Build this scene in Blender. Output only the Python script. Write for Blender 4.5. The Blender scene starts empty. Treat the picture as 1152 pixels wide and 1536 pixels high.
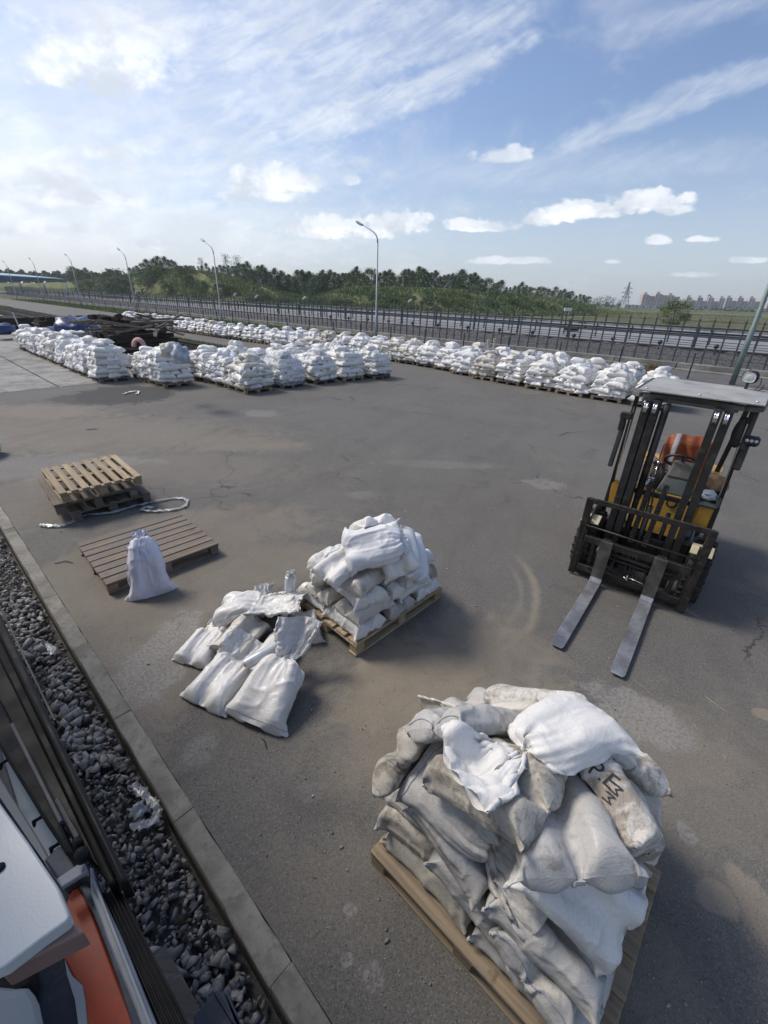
import bpy, bmesh, math, random, time
import numpy as np
from mathutils import Vector, Matrix
T_START=time.time()
random.seed(7); RNG=np.random.default_rng(7)
SC=bpy.context.scene; COL=SC.collection
PI=math.pi; rad=math.radians
# ------------------------------------------------------------------ camera
FPX=642.6; PITCH=.4647; ROLL=.0329; CAMH=2.8465           # solved from pallets, fork arms and lamp posts
CF=Vector((0,math.cos(PITCH),-math.sin(PITCH))); CR=Vector((1,0,0)); CU=CR.cross(CF)
R2=(CR*math.cos(ROLL)+CU*math.sin(ROLL)); U2=(CU*math.cos(ROLL)-CR*math.sin(ROLL))
cam=bpy.data.objects.new('camera',bpy.data.cameras.new('camera')); COL.objects.link(cam)
cam.matrix_world=Matrix(((R2.x,U2.x,-CF.x,0),(R2.y,U2.y,-CF.y,0),(R2.z,U2.z,-CF.z,CAMH),(0,0,0,1)))
cam.data.sensor_fit='HORIZONTAL'; cam.data.sensor_width=36; cam.data.lens=FPX/1152*36
cam.data.clip_start=.05; cam.data.clip_end=6000
SC.camera=cam
SC.view_settings.view_transform='Standard'; SC.view_settings.look='None'
SC.view_settings.exposure=0.74; SC.view_settings.gamma=1
try: SC.view_settings.use_curve_mapping=False
except Exception: pass
def ray(u,v): return CF+R2*((u-576)/FPX)-U2*((v-768)/FPX)
def at(u,v,z=0.):                      # where a measured sight line meets height z
    d=ray(u,v); t=(z-CAMH)/d.z; return Vector((d.x*t,d.y*t,z))
def far(u,v,D):                        # point on a sight line at horizontal distance D
    d=ray(u,v); t=D/math.hypot(d.x,d.y); return Vector((d.x*t,d.y*t,CAMH+d.z*t))
TX=Vector((-.745,.667,0)); NX=Vector((.667,.745,0))        # along the track, and from the track into the yard
def sn(s,n,z=0.): return TX*s+NX*n+Vector((0,0,z))
TYAW=math.atan2(.667,-.745)
# ------------------------------------------------------------------ node helpers
class NT:
    def __init__(s,tree): s.t=tree; s.n=tree.nodes; s.l=tree.links
    def node(s,ty,**kw):
        n=s.n.new(ty)
        for k,v in kw.items(): setattr(n,k,v)
        return n
    def put(s,sock,v):
        if isinstance(v,bpy.types.NodeSocket): s.l.new(v,sock)
        elif v is not None: sock.default_value=v
    def m(s,op,a,b=None,c=None,clamp=False):
        n=s.node('ShaderNodeMath',operation=op,use_clamp=clamp)
        s.put(n.inputs[0],a); s.put(n.inputs[1],b)
        if c is not None: s.put(n.inputs[2],c)
        return n.outputs[0]
    def vm(s,op,a,b=None):
        n=s.node('ShaderNodeVectorMath',operation=op); s.put(n.inputs[0],a); s.put(n.inputs[1],b); return n.outputs[0]
    def sep(s,v):
        n=s.node('ShaderNodeSeparateXYZ'); s.put(n.inputs[0],v); return n.outputs
    def comb(s,x,y,z=0.):
        n=s.node('ShaderNodeCombineXYZ'); s.put(n.inputs[0],x); s.put(n.inputs[1],y); s.put(n.inputs[2],z); return n.outputs[0]
    def noise(s,vec,scale,detail=4,rough=.55,dist=0.,col=False):
        n=s.node('ShaderNodeTexNoise'); s.put(n.inputs['Vector'],vec); s.put(n.inputs['Scale'],scale)
        n.inputs['Detail'].default_value=detail; n.inputs['Roughness'].default_value=rough; n.inputs['Distortion'].default_value=dist
        return n.outputs['Color' if col else 'Fac']
    def voro(s,vec,scale,feature='F1',out='Distance',rnd=1.):
        n=s.node('ShaderNodeTexVoronoi',feature=feature); s.put(n.inputs['Vector'],vec); n.inputs['Scale'].default_value=scale
        n.inputs['Randomness'].default_value=rnd
        return n.outputs[out]
    def ramp(s,f,lo,hi,a=0.,b=1.,smooth=True):
        n=s.node('ShaderNodeMapRange'); n.interpolation_type='SMOOTHSTEP' if smooth else 'LINEAR'
        s.put(n.inputs[0],f); s.put(n.inputs[1],lo); s.put(n.inputs[2],hi); s.put(n.inputs[3],a); s.put(n.inputs[4],b); return n.outputs[0]
    def mix(s,f,a,b,mode='MIX'):
        n=s.node('ShaderNodeMix',data_type='RGBA',blend_type=mode); s.put(n.inputs[0],f)
        for k,v in ((6,a),(7,b)):
            if isinstance(v,(tuple,list)): v=tuple(v)+((1.,) if len(v)==3 else ())
            s.put(n.inputs[k],v)
        return n.outputs[2]
    def bump(s,h,strength=.3,dist=.01,normal=None):
        n=s.node('ShaderNodeBump'); s.put(n.inputs['Height'],h); s.put(n.inputs['Strength'],strength); s.put(n.inputs['Distance'],dist)
        if normal is not None: s.put(n.inputs['Normal'],normal)
        return n.outputs[0]
    def blobs(s,X,Y,nz,lst,rough=.5,flat=False):
        """soft ellipses (x,y,rx,ry,angle,opacity,soft) with noisy rims -> max mask"""
        out=None
        for (x,y,rx,ry,an,op,soft) in lst:
            dx=s.m('SUBTRACT',X,x); dy=s.m('SUBTRACT',Y,y); c,sn_=math.cos(an),math.sin(an)
            ax=s.m('MULTIPLY_ADD',dx,c/rx,s.m('MULTIPLY',dy,sn_/rx)); ay=s.m('MULTIPLY_ADD',dx,-sn_/ry,s.m('MULTIPLY',dy,c/ry))
            if flat: ay=s.m('MAXIMUM',ay,s.m('MULTIPLY',ay,-1.9))
            d=s.m('SQRT',s.m('MULTIPLY_ADD',ax,ax,s.m('MULTIPLY',ay,ay)))
            d=s.m('MULTIPLY_ADD',nz,rough*2,d)
            m=s.ramp(d,1.+rough+soft*.5,1.+rough-soft,0.,op)
            out=m if out is None else s.m('MAXIMUM',out,m)
        return out
def new_mat(name):
    m=bpy.data.materials.new(name); m.use_nodes=True; nt=NT(m.node_tree); b=m.node_tree.nodes['Principled BSDF']; return m,nt,b
def simple(name,col,rough=.6,metal=0.,var=.25,scale=6.,bump=.15,bscale=60.,spec=.5,dirt=None,coat=0.):
    """plain material with tone variation, grain and optional dirt"""
    m,nt,b=new_mat(name); tc=nt.node('ShaderNodeTexCoord').outputs['Object']
    n1=nt.noise(tc,scale,5,.6); f=nt.ramp(n1,.3,.7)
    c=nt.mix(f,tuple(x*(1-var) for x in col),tuple(min(1,x*(1+var*.6)) for x in col))
    if dirt:
        n2=nt.noise(tc,scale*1.7,6,.7,.6); c=nt.mix(nt.ramp(n2,.5,.68,0,dirt[3]),c,dirt[:3])
    nt.put(b.inputs['Base Color'],c); nt.put(b.inputs['Roughness'],nt.ramp(n1,.3,.7,rough*.85,min(1,rough*1.15)))
    b.inputs['Metallic'].default_value=metal; b.inputs['Specular IOR Level'].default_value=spec; b.inputs['Coat Weight'].default_value=coat
    if bump: nt.put(b.inputs['Normal'],nt.bump(nt.noise(tc,bscale,4),bump,.004))
    return m
# ------------------------------------------------------------------ sky and sun
SUN_DIR=Vector((-.80,.42,.98)).normalized()
EL=math.asin(SUN_DIR.z); ROT=math.atan2(SUN_DIR.x,SUN_DIR.y)
W=bpy.data.worlds.new('World'); SC.world=W; W.use_nodes=True
def build_sky():
    nt=NT(W.node_tree); bg=W.node_tree.nodes['Background']
    sky=nt.node('ShaderNodeTexSky',sky_type='NISHITA'); sky.sun_disc=False; sky.sun_elevation=EL; sky.sun_rotation=ROT
    sky.air_density=1.; sky.dust_density=1.4; sky.ozone_density=2.2; sky.altitude=0
    d=nt.node('ShaderNodeTexCoord').outputs['Generated']; x,y,z=nt.sep(d)
    az=nt.m('ARCTAN2',x,y); el=nt.m('ARCSINE',z)
    pl=nt.m('ADD',nt.m('MAXIMUM',z,0.),.22); pv=nt.comb(nt.m('DIVIDE',x,pl),nt.m('DIVIDE',y,pl))
    pol=nt.comb(az,nt.m('MULTIPLY',el,1.6))
    n_f=nt.noise(pol,26.,6,.6,.2); n_m=nt.noise(pol,7.,6,.6,.3); n_c=nt.noise(pv,2.2,8,.62,.8)
    n_g=nt.noise(pol,60.,4,.6,.2)
    nz=nt.m('ADD',nt.m('MULTIPLY',nt.m('SUBTRACT',n_f,.5),1.5),nt.m('MULTIPLY',nt.m('SUBTRACT',n_m,.5),1.5)); nz=nt.m('MULTIPLY_ADD',nt.m('SUBTRACT',n_g,.5),.9,nz)
    def sp(u,v): r=ray(u,v).normalized(); return math.atan2(r.x,r.y),math.asin(r.z)
    def E(u,v,hw,hh,op=1.,soft=.3,tilt=0.):
        a0,e0=sp(u,v); hw*=.86; hh*=.86; a1,e1=sp(u+hw,v+tilt); a2,e2=sp(u,v-hh)
        return (a0,e0,math.hypot(a1-a0,e1-e0),abs(e2-e0),math.atan2(e1-e0,a1-a0),op,soft+.16)
    puffs=[E(*q) for q in [(592,340,46,20),(505,347,70,18,.95),(555,350,40,14),(412,277,66,24,.85,.45),(390,296,60,14,.7,.4),(760,236,36,15,.85,.35),(716,341,54,11,.95),
        (852,320,62,20,1.,.25),(815,328,28,18,.95),(972,308,60,19,1.,.22),(1018,316,26,11,.9),(990,362,22,8,.9),(1048,360,26,7,.9),(732,393,28,7,.7),(788,392,34,6,.5),
        (1120,391,24,6,.8),(1048,413,30,5,.6),(918,393,15,5,.7),(528,273,13,9,.6),(240,368,34,9,.8),(450,394,26,6,.7),(95,108,48,32,.85,.5),(175,118,60,40,.8,.6),(150,70,70,40,.75,.8),(215,75,60,40,.6,.7),(40,270,90,26,.6,.7),(130,300,80,18,.6,.6),(60,345,70,14,.7,.6),(180,230,50,14,.5,.7)]]
    thin=[E(*q) for q in [(60,250,190,44,.75,.9,6),(60,312,150,34,.8,.7,4),(330,180,130,70,.55,1.,-20),(520,170,120,24,.65,.9,-30),(640,128,110,16,.55,.9,-42),(500,100,110,60,.5,1.,-40),(200,30,120,40,.7,.9,0),(380,60,120,50,.6,1.,-20),(150,200,170,40,.6,1.,0),(640,60,120,30,.45,1.,-30),
        (960,175,120,16,.38,.9,-42),(1100,120,90,14,.3,.9,-25),(1040,20,150,18,.25,.9,-30),(300,250,190,40,.5,1.,0),(800,255,260,22,.22,1.,-10),(230,345,260,40,.6,1.,6),(480,20,160,50,.5,1.,0),(60,150,150,90,.35,1.,0)]]
    v1=nt.voro(nt.vm('ADD',pol,nt.comb(nt.m('MULTIPLY',n_f,.03),nt.m('MULTIPLY',n_g,.02))),34.,'SMOOTH_F1'); v2=nt.voro(pol,80.,'SMOOTH_F1')
    nzp=nt.m('ADD',nt.m('MULTIPLY',nt.m('SUBTRACT',v1,.38),1.3),nt.m('MULTIPLY',nt.m('SUBTRACT',v2,.38),.7)); nzp=nt.m('MULTIPLY_ADD',nz,.85,nzp)
    mp=nt.blobs(az,el,nzp,puffs,.45,True)
    # the same clouds seen a little lower: what is inside this but not above it is the shaded base
    lowm=nt.blobs(az,nt.m('ADD',el,.016),nzp,puffs,.45,True)
    fil=nt.noise(nt.comb(nt.m('MULTIPLY_ADD',az,1.,nt.m('MULTIPLY',el,1.6)),nt.m('MULTIPLY_ADD',el,6.,nt.m('MULTIPLY',az,-2.4))),8.,8,.66,.35)
    nzc=nt.m('MULTIPLY',nt.m('SUBTRACT',n_c,.5),1.5)
    mt=nt.blobs(az,el,nt.m('ADD',nt.m('MULTIPLY',nzc,1.5),nt.m('MULTIPLY',nz,.8)),thin,.7)
    # a thin veil over the whole sky, heavier to the sun's side and towards the horizon
    veil=nt.ramp(nt.m('ADD',n_c,nt.m('MULTIPLY',az,-.16)),.47,.80,0.,.42)
    hor=nt.ramp(el,.30,.0,0.,.55)
    base=nt.mix(1.,sky.outputs[0],(.80,.80,.86),'MULTIPLY')
    grey=nt.ramp(n_m,.38,.66)
    mt=nt.m('MULTIPLY',mt,nt.ramp(fil,.28,.66,.35,1.1))
    white=nt.mix(grey,(4.9,5.2,5.6),(6.6,6.8,6.9))
    puffc=nt.mix(nt.ramp(nt.noise(nt.vm('ADD',pol,(0,-.035,0)),9.,5,.6,.3),.40,.60),(7.3,7.4,7.5),(4.3,4.7,5.2))
    puffc=nt.mix(nt.m('MULTIPLY',nt.m('SUBTRACT',mp,lowm,None,True),.55),puffc,(4.8,5.2,5.9))
    c=nt.mix(hor,base,(4.3,4.8,5.4)); c=nt.mix(veil,c,(5.9,6.0,6.3)); c=nt.mix(mt,c,white); c=nt.mix(mp,c,puffc)
    # below the horizon only the ground is seen
    nt.l.new(c,bg.inputs[0]); bg.inputs[1].default_value=.100
build_sky()
sun=bpy.data.objects.new('sun',bpy.data.lights.new('sun','SUN')); COL.objects.link(sun)
sun.data.energy=1.75; sun.data.angle=rad(17); sun.data.color=(1.,.93,.84)
sun.rotation_euler=SUN_DIR.to_track_quat('Z','Y').to_euler()
# ------------------------------------------------------------------ object helpers
def tag(o,label=None,cat=None,group=None,kind=None):
    if label: o['label']=label
    if cat: o['category']=cat
    if group: o['group']=group
    if kind: o['kind']=kind
    return o
def link_mesh(name,me,mat=None,parent=None):
    o=bpy.data.objects.new(name,me); COL.objects.link(o)
    if mat is not None and not me.materials: me.materials.append(mat)
    if parent is not None: o.parent=parent
    return o
def empty(name,loc,rz=0.,label=None,cat=None,group=None):
    o=bpy.data.objects.new(name,None); COL.objects.link(o); o.location=loc; o.rotation_euler=(0,0,rz); o.empty_display_size=.2
    return tag(o,label,cat,group)
def copy_tree(o,parent=None):
    c=o.copy(); COL.objects.link(c)
    if parent is not None: c.parent=parent
    for ch in list(o.children): copy_tree(ch,c)
    return c
class MB:
    """collects shapes, builds one mesh object"""
    def __init__(s): s.bm=bmesh.new(); s.mats=None
    def box(s,c,size,rot=None,bev=0.,taper=None):
        r=bmesh.ops.create_cube(s.bm,size=1.); vs=r['verts']
        for v in vs:
            if taper and v.co.z>0: v.co.x*=taper; v.co.y*=taper
            v.co=Vector((v.co.x*size[0],v.co.y*size[1],v.co.z*size[2]))
        if bev: 
            es=list({e for v in vs for e in v.link_edges}); rb=bmesh.ops.bevel(s.bm,geom=es,offset=bev,segments=1,affect='EDGES',profile=.5); vs=[v for v in rb['verts']]+[v for v in vs if v.is_valid]; vs=list(set(vs))
        M=Matrix.Translation(Vector(c))
        if rot is not None: M=M@(rot.to_4x4() if not isinstance(rot,(int,float)) else Matrix.Rotation(rot,4,'Z'))
        for v in vs: v.co=M@v.co
        return s
    def beam(s,a,b,w,h,up=(0,0,1),bev=0.):
        """rectangular bar from a to b"""
        a=Vector(a);b=Vector(b); d=b-a; L=d.length; x=d.normalized(); u=Vector(up); y=u.cross(x)
        if y.length<1e-4: y=Vector((0,1,0)).cross(x)
        y.normalize(); z=x.cross(y); R=Matrix((x,y,z)).transposed()
        return s.box((a+b)/2,(L,w,h),R,bev)
    def tube(s,pts,r,seg=8,closed=False,cap=True):
        pts=[Vector(p) for p in pts]; n=len(pts); rr=r if isinstance(r,(list,tuple)) else [r]*n; rings=[]; prev=None
        for i,p in enumerate(pts):
            if closed: d=pts[(i+1)%n]-pts[i-1]
            else: d=pts[min(i+1,n-1)]-pts[max(i-1,0)]
            d.normalize(); 
            if prev is None: a=Vector((0,0,1)) if abs(d.z)<.9 else Vector((1,0,0)); x=d.cross(a).normalized()
            else: x=(prev-d*prev.dot(d)).normalized()
            prev=x; y=d.cross(x)
            rings.append([s.bm.verts.new(p+(x*math.cos(2*PI*k/seg)+y*math.sin(2*PI*k/seg))*rr[i]) for k in range(seg)])
        for i in range(n if closed else n-1):
            A,B=rings[i],rings[(i+1)%n]
            for k in range(seg):
                f=s.bm.faces.new((A[k],A[(k+1)%seg],B[(k+1)%seg],B[k])); f.smooth=True
        if cap and not closed:
            s.bm.faces.new(list(reversed(rings[0]))); s.bm.faces.new(rings[-1])
        return s
    def lathe(s,prof,seg=20,axis='z',c=(0,0,0),smooth=True):
        """prof: (radius,height) pairs"""
        c=Vector(c); rings=[]
        for (r,h) in prof:
            ring=[]
            for k in range(seg):
                a=2*PI*k/seg; p=(r*math.cos(a),r*math.sin(a),h)
                p={'z':p,'x':(p[2],p[0],p[1]),'y':(p[1],p[2],p[0])}[axis]; ring.append(s.bm.verts.new(c+Vector(p)))
            rings.append(ring)
        for A,B in zip(rings,rings[1:]):
            for k in range(seg):
                f=s.bm.faces.new((A[k],A[(k+1)%seg],B[(k+1)%seg],B[k])); f.smooth=smooth
        s.bm.faces.new(list(reversed(rings[0]))); s.bm.faces.new(rings[-1])
        return s
    def prism(s,pts,h0,h1=None,direction=None):
        """polygon pts (3D) extruded by vector"""
        v0=[s.bm.verts.new(Vector(p)) for p in pts]; d=Vector(direction)
        v1=[s.bm.verts.new(v.co+d) for v in v0]; n=len(pts)
        s.bm.faces.new(v0); s.bm.faces.new(list(reversed(v1)))
        for k in range(n): s.bm.faces.new((v0[k],v1[k],v1[(k+1)%n],v0[(k+1)%n]))
        return s
    def build(s,name,mat,parent=None,smooth=False,sub=0,bevel=0.,fixn=True):
        if fixn: bmesh.ops.recalc_face_normals(s.bm,faces=s.bm.faces[:])
        me=bpy.data.meshes.new(name); s.bm.to_mesh(me); s.bm.free()
        if smooth: me.polygons.foreach_set('use_smooth',[True]*len(me.polygons))
        o=link_mesh(name,me,mat,parent)
        if bevel: m=o.modifiers.new('bevel','BEVEL'); m.width=bevel; m.segments=2; m.limit_method='ANGLE'; m.angle_limit=rad(40)
        if sub: m=o.modifiers.new('sub','SUBSURF'); m.levels=sub; m.render_levels=sub
        return o
def np_mesh(name,V,F,smooth=False):
    """V (n,3) array, F (m,k) int array of equal-size faces"""
    V=np.asarray(V,np.float32); F=np.asarray(F,np.int32); me=bpy.data.meshes.new(name); k=F.shape[1]
    me.vertices.add(len(V)); me.vertices.foreach_set('co',V.ravel()); me.loops.add(F.size); me.loops.foreach_set('vertex_index',F.ravel())
    me.polygons.add(len(F)); me.polygons.foreach_set('loop_start',np.arange(0,F.size,k,dtype=np.int32)); me.polygons.foreach_set('loop_total',np.full(len(F),k,np.int32))
    if smooth: me.polygons.foreach_set('use_smooth',np.ones(len(F),bool))
    me.update(calc_edges=True); me.validate(); return me
ORD1='zeroth first second third fourth fifth sixth seventh eighth ninth tenth eleventh twelfth thirteenth fourteenth fifteenth sixteenth seventeenth eighteenth nineteenth'.split()
TENS={2:('twentieth','twenty'),3:('thirtieth','thirty'),4:('fortieth','forty'),5:('fiftieth','fifty'),6:('sixtieth','sixty'),7:('seventieth','seventy'),8:('eightieth','eighty'),9:('ninetieth','ninety')}
def ordw(k):
    if k<20: return ORD1[k]
    if k>=100: return 'hundredth' if k==100 else 'hundred and '+ordw(k-100)
    return TENS[k//10][0] if k%10==0 else TENS[k//10][1]+'-'+ORD1[k%10]
def near(name,pts,z0,z1,m): pass
# ------------------------------------------------------------------ ground materials
def asphalt_material():
    m,nt,b=new_mat('asphalt'); P=nt.node('ShaderNodeNewGeometry').outputs['Position']; X,Y,Z=nt.sep(P)
    big=nt.noise(P,.35,5,.6,.4); mid=nt.noise(P,1.6,6,.62,.3); fine=nt.noise(P,55.,3,.6); agg=nt.voro(P,170.,'F1','Color'); ag=nt.sep(agg)[0]
    g=nt.mix(nt.ramp(big,.32,.68),(.142,.134,.119),(.178,.169,.150))
    g=nt.mix(nt.ramp(mid,.35,.75,0,.6),g,(.186,.174,.150))
    g=nt.mix(nt.ramp(ag,.72,1.,0.,.75),g,(.26,.245,.225)); g=nt.mix(nt.ramp(ag,.25,.0,0.,.6),g,(.05,.05,.05))
    g=nt.mix(nt.ramp(fine,.35,.65,.0,.35),g,(.075,.07,.066))
    pt=nt.noise(P,.95,9,.72,.6); g=nt.mix(nt.ramp(pt,.53,.70,0,.55),g,(.205,.19,.162)); g=nt.mix(nt.ramp(pt,.45,.30,0,.5),g,(.085,.08,.071))
    fl=nt.ramp(nt.voro(P,2.7,'F1'),.09,.02); fs=nt.ramp(nt.sep(nt.voro(P,2.7,'F1','Color'))[0],.72,.76); g=nt.mix(nt.m('MULTIPLY',nt.m('MULTIPLY',fl,fs),nt.ramp(nt.noise(P,24.,5,.7),.42,.58)),g,(.36,.345,.31))
    ck=nt.ramp(nt.voro(nt.vm('ADD',P,nt.vm('MULTIPLY',nt.noise(P,1.3,5,.6,0.,True),(1.1,1.1,0))),.23,'DISTANCE_TO_EDGE','Distance'),.0035,.0012); g=nt.mix(nt.m('MULTIPLY',ck,nt.ramp(nt.noise(P,.5,3),.50,.58,0,.8)),g,(.035,.033,.03))
    def B(u,v,hw,hh,an=0.,op=.6,soft=.8):
        c=at(u,v); r=at(u+hw,v); q=at(u,v-hh); e1=(r-c).length; e2=(q-c).length
        return (c.x,c.y,e1,e2,an,op,soft)
    w1=nt.noise(P,2.2,8,.70,1.2); nz=nt.m('MULTIPLY',nt.m('SUBTRACT',w1,.5),2.6); 
    sand=[B(625,1015,60,40,0,.95,.7),B(575,1110,40,40,0,.6),B(330,790,90,16,.2,.5),B(200,1000,60,60,.3,.55),B(110,900,60,60,.2,.5),B(1000,1120,60,40,0,.5),B(700,1100,70,50,0,.7),B(130,650,160,14,0,.4),B(60,740,60,30,0,.3),B(610,1050,75,40,-.3,.85,.9),(at(700,1000).x,at(700,1000).y,.5,.35,.4,.7,.9),B(560,1140,60,30,0,.35),B(180,925,110,30,.0,.6,1.),B(330,850,110,20,.2,.5),B(260,900,60,28,0,.4),B(1020,1150,110,60,.3,.3,1.),B(1075,1345,14,12,0,.8,.5),B(1145,1370,16,40,0,.7,.6),
          B(60,618,70,5,0,.55),B(350,665,60,6,0,.5),B(1145,1072,10,4,0,.9,.4),B(60,660,60,6,0,.5),B(250,700,120,12,0,.25),B(480,1330,60,50,0,.22),B(980,1480,50,80,0,.3)]
    sm=nt.blobs(X,Y,nz,sand,.9)
    # dusty arc left by a turning wheel
    def circ(p,q,r):
        ax,ay,bx,by,cx,cy=p.x,p.y,q.x,q.y,r.x,r.y; d=2*(ax*(by-cy)+bx*(cy-ay)+cx*(ay-by))
        ux=((ax*ax+ay*ay)*(by-cy)+(bx*bx+by*by)*(cy-ay)+(cx*cx+cy*cy)*(ay-by))/d; uy=((ax*ax+ay*ay)*(cx-bx)+(bx*bx+by*by)*(ax-cx)+(cx*cx+cy*cy)*(bx-ax))/d
        return ux,uy,math.hypot(ax-ux,ay-uy)
    for (P3,lo,hi,w,op) in ((((735,985),(806,895),(778,838)),None,None,.030,.85),(((730,950),(782,890),(765,850)),None,None,.022,.4)):
        A_,B_,C_=[at(*k) for k in P3]; ux,uy,rr=circ(A_,B_,C_); a0=math.atan2(A_.y-uy,A_.x-ux); a1=math.atan2(C_.y-uy,C_.x-ux); lo,hi=min(a0,a1),max(a0,a1)
        dx=nt.m('SUBTRACT',X,ux); dy=nt.m('SUBTRACT',Y,uy); r=nt.m('SQRT',nt.m('MULTIPLY_ADD',dx,dx,nt.m('MULTIPLY',dy,dy)))
        dd=nt.m('ABSOLUTE',nt.m('SUBTRACT',r,nt.m('MULTIPLY_ADD',nz,.05,rr))); an=nt.m('ARCTAN2',dy,dx)
        k=nt.m('MULTIPLY',nt.ramp(dd,w*2.6,0.,0.,op),nt.m('MULTIPLY',nt.ramp(an,lo-.5,lo+.1),nt.ramp(an,hi+.15,hi-.25)))
        sm=nt.m('MAXIMUM',sm,k)
    grain=nt.ramp(nt.noise(P,130.,2,.6),.3,.62,.45,1.)
    g=nt.mix(nt.m('MULTIPLY',sm,grain),g,nt.mix(nt.noise(P,5.,3),(.26,.215,.155),(.37,.315,.235)))
    pale=[B(240,985,26,34,0,.75,.5),B(952,1068,40,18,-.5,.6,.5),B(465,1185,14,10,0,.3),B(200,980,30,10,0,.3),B(300,1125,14,14,0,.4),B(815,726,16,4,0,.5,.5),B(390,620,14,3,0,.5),B(545,743,16,4,0,.35),B(660,697,50,3,0,.25),B(1030,1250,6,8,0,.5,.4),B(525,1365,7,6,0,.6,.4),B(560,1465,9,14,0,.5,.4),B(520,1440,6,6,0,.5,.4),B(140,690,60,4,0,.4),B(30,700,40,10,0,.35)]
    pm=nt.m('MULTIPLY',nt.blobs(X,Y,nz,pale,.9),nt.ramp(nt.noise(P,38.,4,.7),.38,.6,.15,1.))
    g=nt.mix(pm,g,(.36,.35,.33))
    # spilled grit: sparse white crumbs
    crumbs=nt.ramp(nt.voro(P,11.,'F1'),.055,.035); sel=nt.ramp(nt.sep(nt.voro(P,11.,'F1','Color'))[1],.90,.91)
    g=nt.mix(nt.m('MULTIPLY',crumbs,sel),g,(.33,.32,.30))
    # resurfaced patch, dark spots, painted shadow right of the nearest pile, long faint lanes of wheel wear
    dark=[B(185,592,60,9,-.3,.9,.15),B(150,598,60,6,0,.7,.2),B(470,1200,40,24,0,.25),B(1000,1330,26,110,0,.25),B(590,900,40,20,0,.15)]
    g=nt.mix(nt.blobs(X,Y,nz,dark,.35),g,(.05,.049,.05))
    s_=nt.m('MULTIPLY_ADD',X,.45,nt.m('MULTIPLY',Y,.89)); lane=nt.noise(nt.comb(nt.m('MULTIPLY',s_,.25),nt.m('MULTIPLY_ADD',X,1.1,nt.m('MULTIPLY',Y,-.55))),1.7,3,.5,.25)
    g=nt.mix(nt.ramp(lane,.50,.72,0,.22),g,(.09,.084,.075))
    g=nt.mix(nt.ramp(nt.noise(P,420.,2,.7),.42,.60,.0,.30),g,(.045,.043,.041)); g=nt.mix(nt.ramp(nt.noise(P,300.,2,.7),.60,.72,.0,.45),g,(.30,.29,.27))
    nt.put(b.inputs['Base Color'],g); b.inputs['Roughness'].default_value=.86; b.inputs['Specular IOR Level'].default_value=.35
    h=nt.m('ADD',nt.m('MULTIPLY',ag,.6),fine); nt.put(b.inputs['Normal'],nt.bump(h,.5,.006,nt.bump(mid,.25,.05)))
    return m
def soil_material(name,c1,c2,scale=3.,c3=None,bump=.5):
    m,nt,b=new_mat(name); P=nt.node('ShaderNodeNewGeometry').outputs['Position']
    n=nt.noise(P,scale,7,.68,.3); c=nt.mix(nt.ramp(n,.32,.68),c1,c2)
    if c3: c=nt.mix(nt.ramp(nt.noise(P,scale*.27,5,.6,.5),.48,.64),c,c3)
    nt.put(b.inputs['Base Color'],c); b.inputs['Roughness'].default_value=.95; b.inputs['Specular IOR Level'].default_value=.15
    nt.put(b.inputs['Normal'],nt.bump(nt.noise(P,scale*7,5,.7),bump,.05)); return m
def concrete_material(name,c=(.27,.265,.25),s=1.,rnd=True):
    m,nt,b=new_mat(name); P=nt.node('ShaderNodeNewGeometry').outputs['Position']
    info=nt.node('ShaderNodeObjectInfo').outputs['Random']
    n1=nt.noise(P,1.3*s,7,.65,.4); n2=nt.noise(P,9*s,6,.7); n3=nt.noise(P,90.,3,.6)
    col=nt.mix(nt.ramp(n1,.32,.66),tuple(x*.60 for x in c),tuple(x*1.18 for x in c)); col=nt.mix(nt.ramp(n2,.50,.66,0,.7),col,(c[0]*.6,c[1]*.55,c[2]*.47))
    col=nt.mix(nt.ramp(nt.noise(P,4.*s,5,.6,.8),.6,.75,0,.45),col,tuple(min(1,x*1.35) for x in c))
    if rnd: col=nt.mix(1.,col,nt.comb(nt.m('MULTIPLY_ADD',info,.22,.88),nt.m('MULTIPLY_ADD',info,.22,.88),nt.m('MULTIPLY_ADD',info,.20,.88)),'MULTIPLY')
    nt.put(b.inputs['Base Color'],col); b.inputs['Roughness'].default_value=.9
    nt.put(b.inputs['Normal'],nt.bump(n3,.35,.004,nt.bump(n2,.3,.01))); return m
M={}
M['asphalt']=asphalt_material()
M['road']=soil_material('road_asphalt',(.115,.112,.112),(.15,.146,.144),1.5,bump=.2)
M['land']=soil_material('land',(.06,.075,.03),(.13,.13,.06),.35,(.16,.14,.08))
M['verge']=soil_material('verge_soil',(.055,.07,.025),(.14,.14,.06),4.,(.15,.12,.08))
M['ballast']=soil_material('ballast',(.035,.034,.034),(.20,.195,.19),9.,bump=1.)
M['bedsoil']=soil_material('bed_soil',(.15,.145,.14),(.26,.25,.24),20.,bump=1.)
M['lane']=soil_material('far_lane',(.23,.235,.24),(.30,.305,.31),.6,(.26,.26,.255),.1)
M['concrete']=concrete_material('concrete'); M['kerb']=concrete_material('kerb_concrete',(.25,.235,.20),2.)
M['ledge']=concrete_material('ledge_concrete',(.25,.245,.22),.6)
def quad_sheet(name,pts,mat,kind='structure',sub=1):
    mb=MB(); vs=[mb.bm.verts.new(Vector(p)) for p in pts]; f=mb.bm.faces.new(vs); f.normal_update()
    if f.normal.z<0: bmesh.ops.reverse_faces(mb.bm,faces=[f])
    o=mb.build(name,mat,fixn=False); return tag(o,kind=kind)
def strip(name,s0,s1,n0,n1,z,mat): return quad_sheet(name,[sn(s0,n0,z),sn(s1,n0,z),sn(s1,n1,z),sn(s0,n1,z)],mat)
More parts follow.
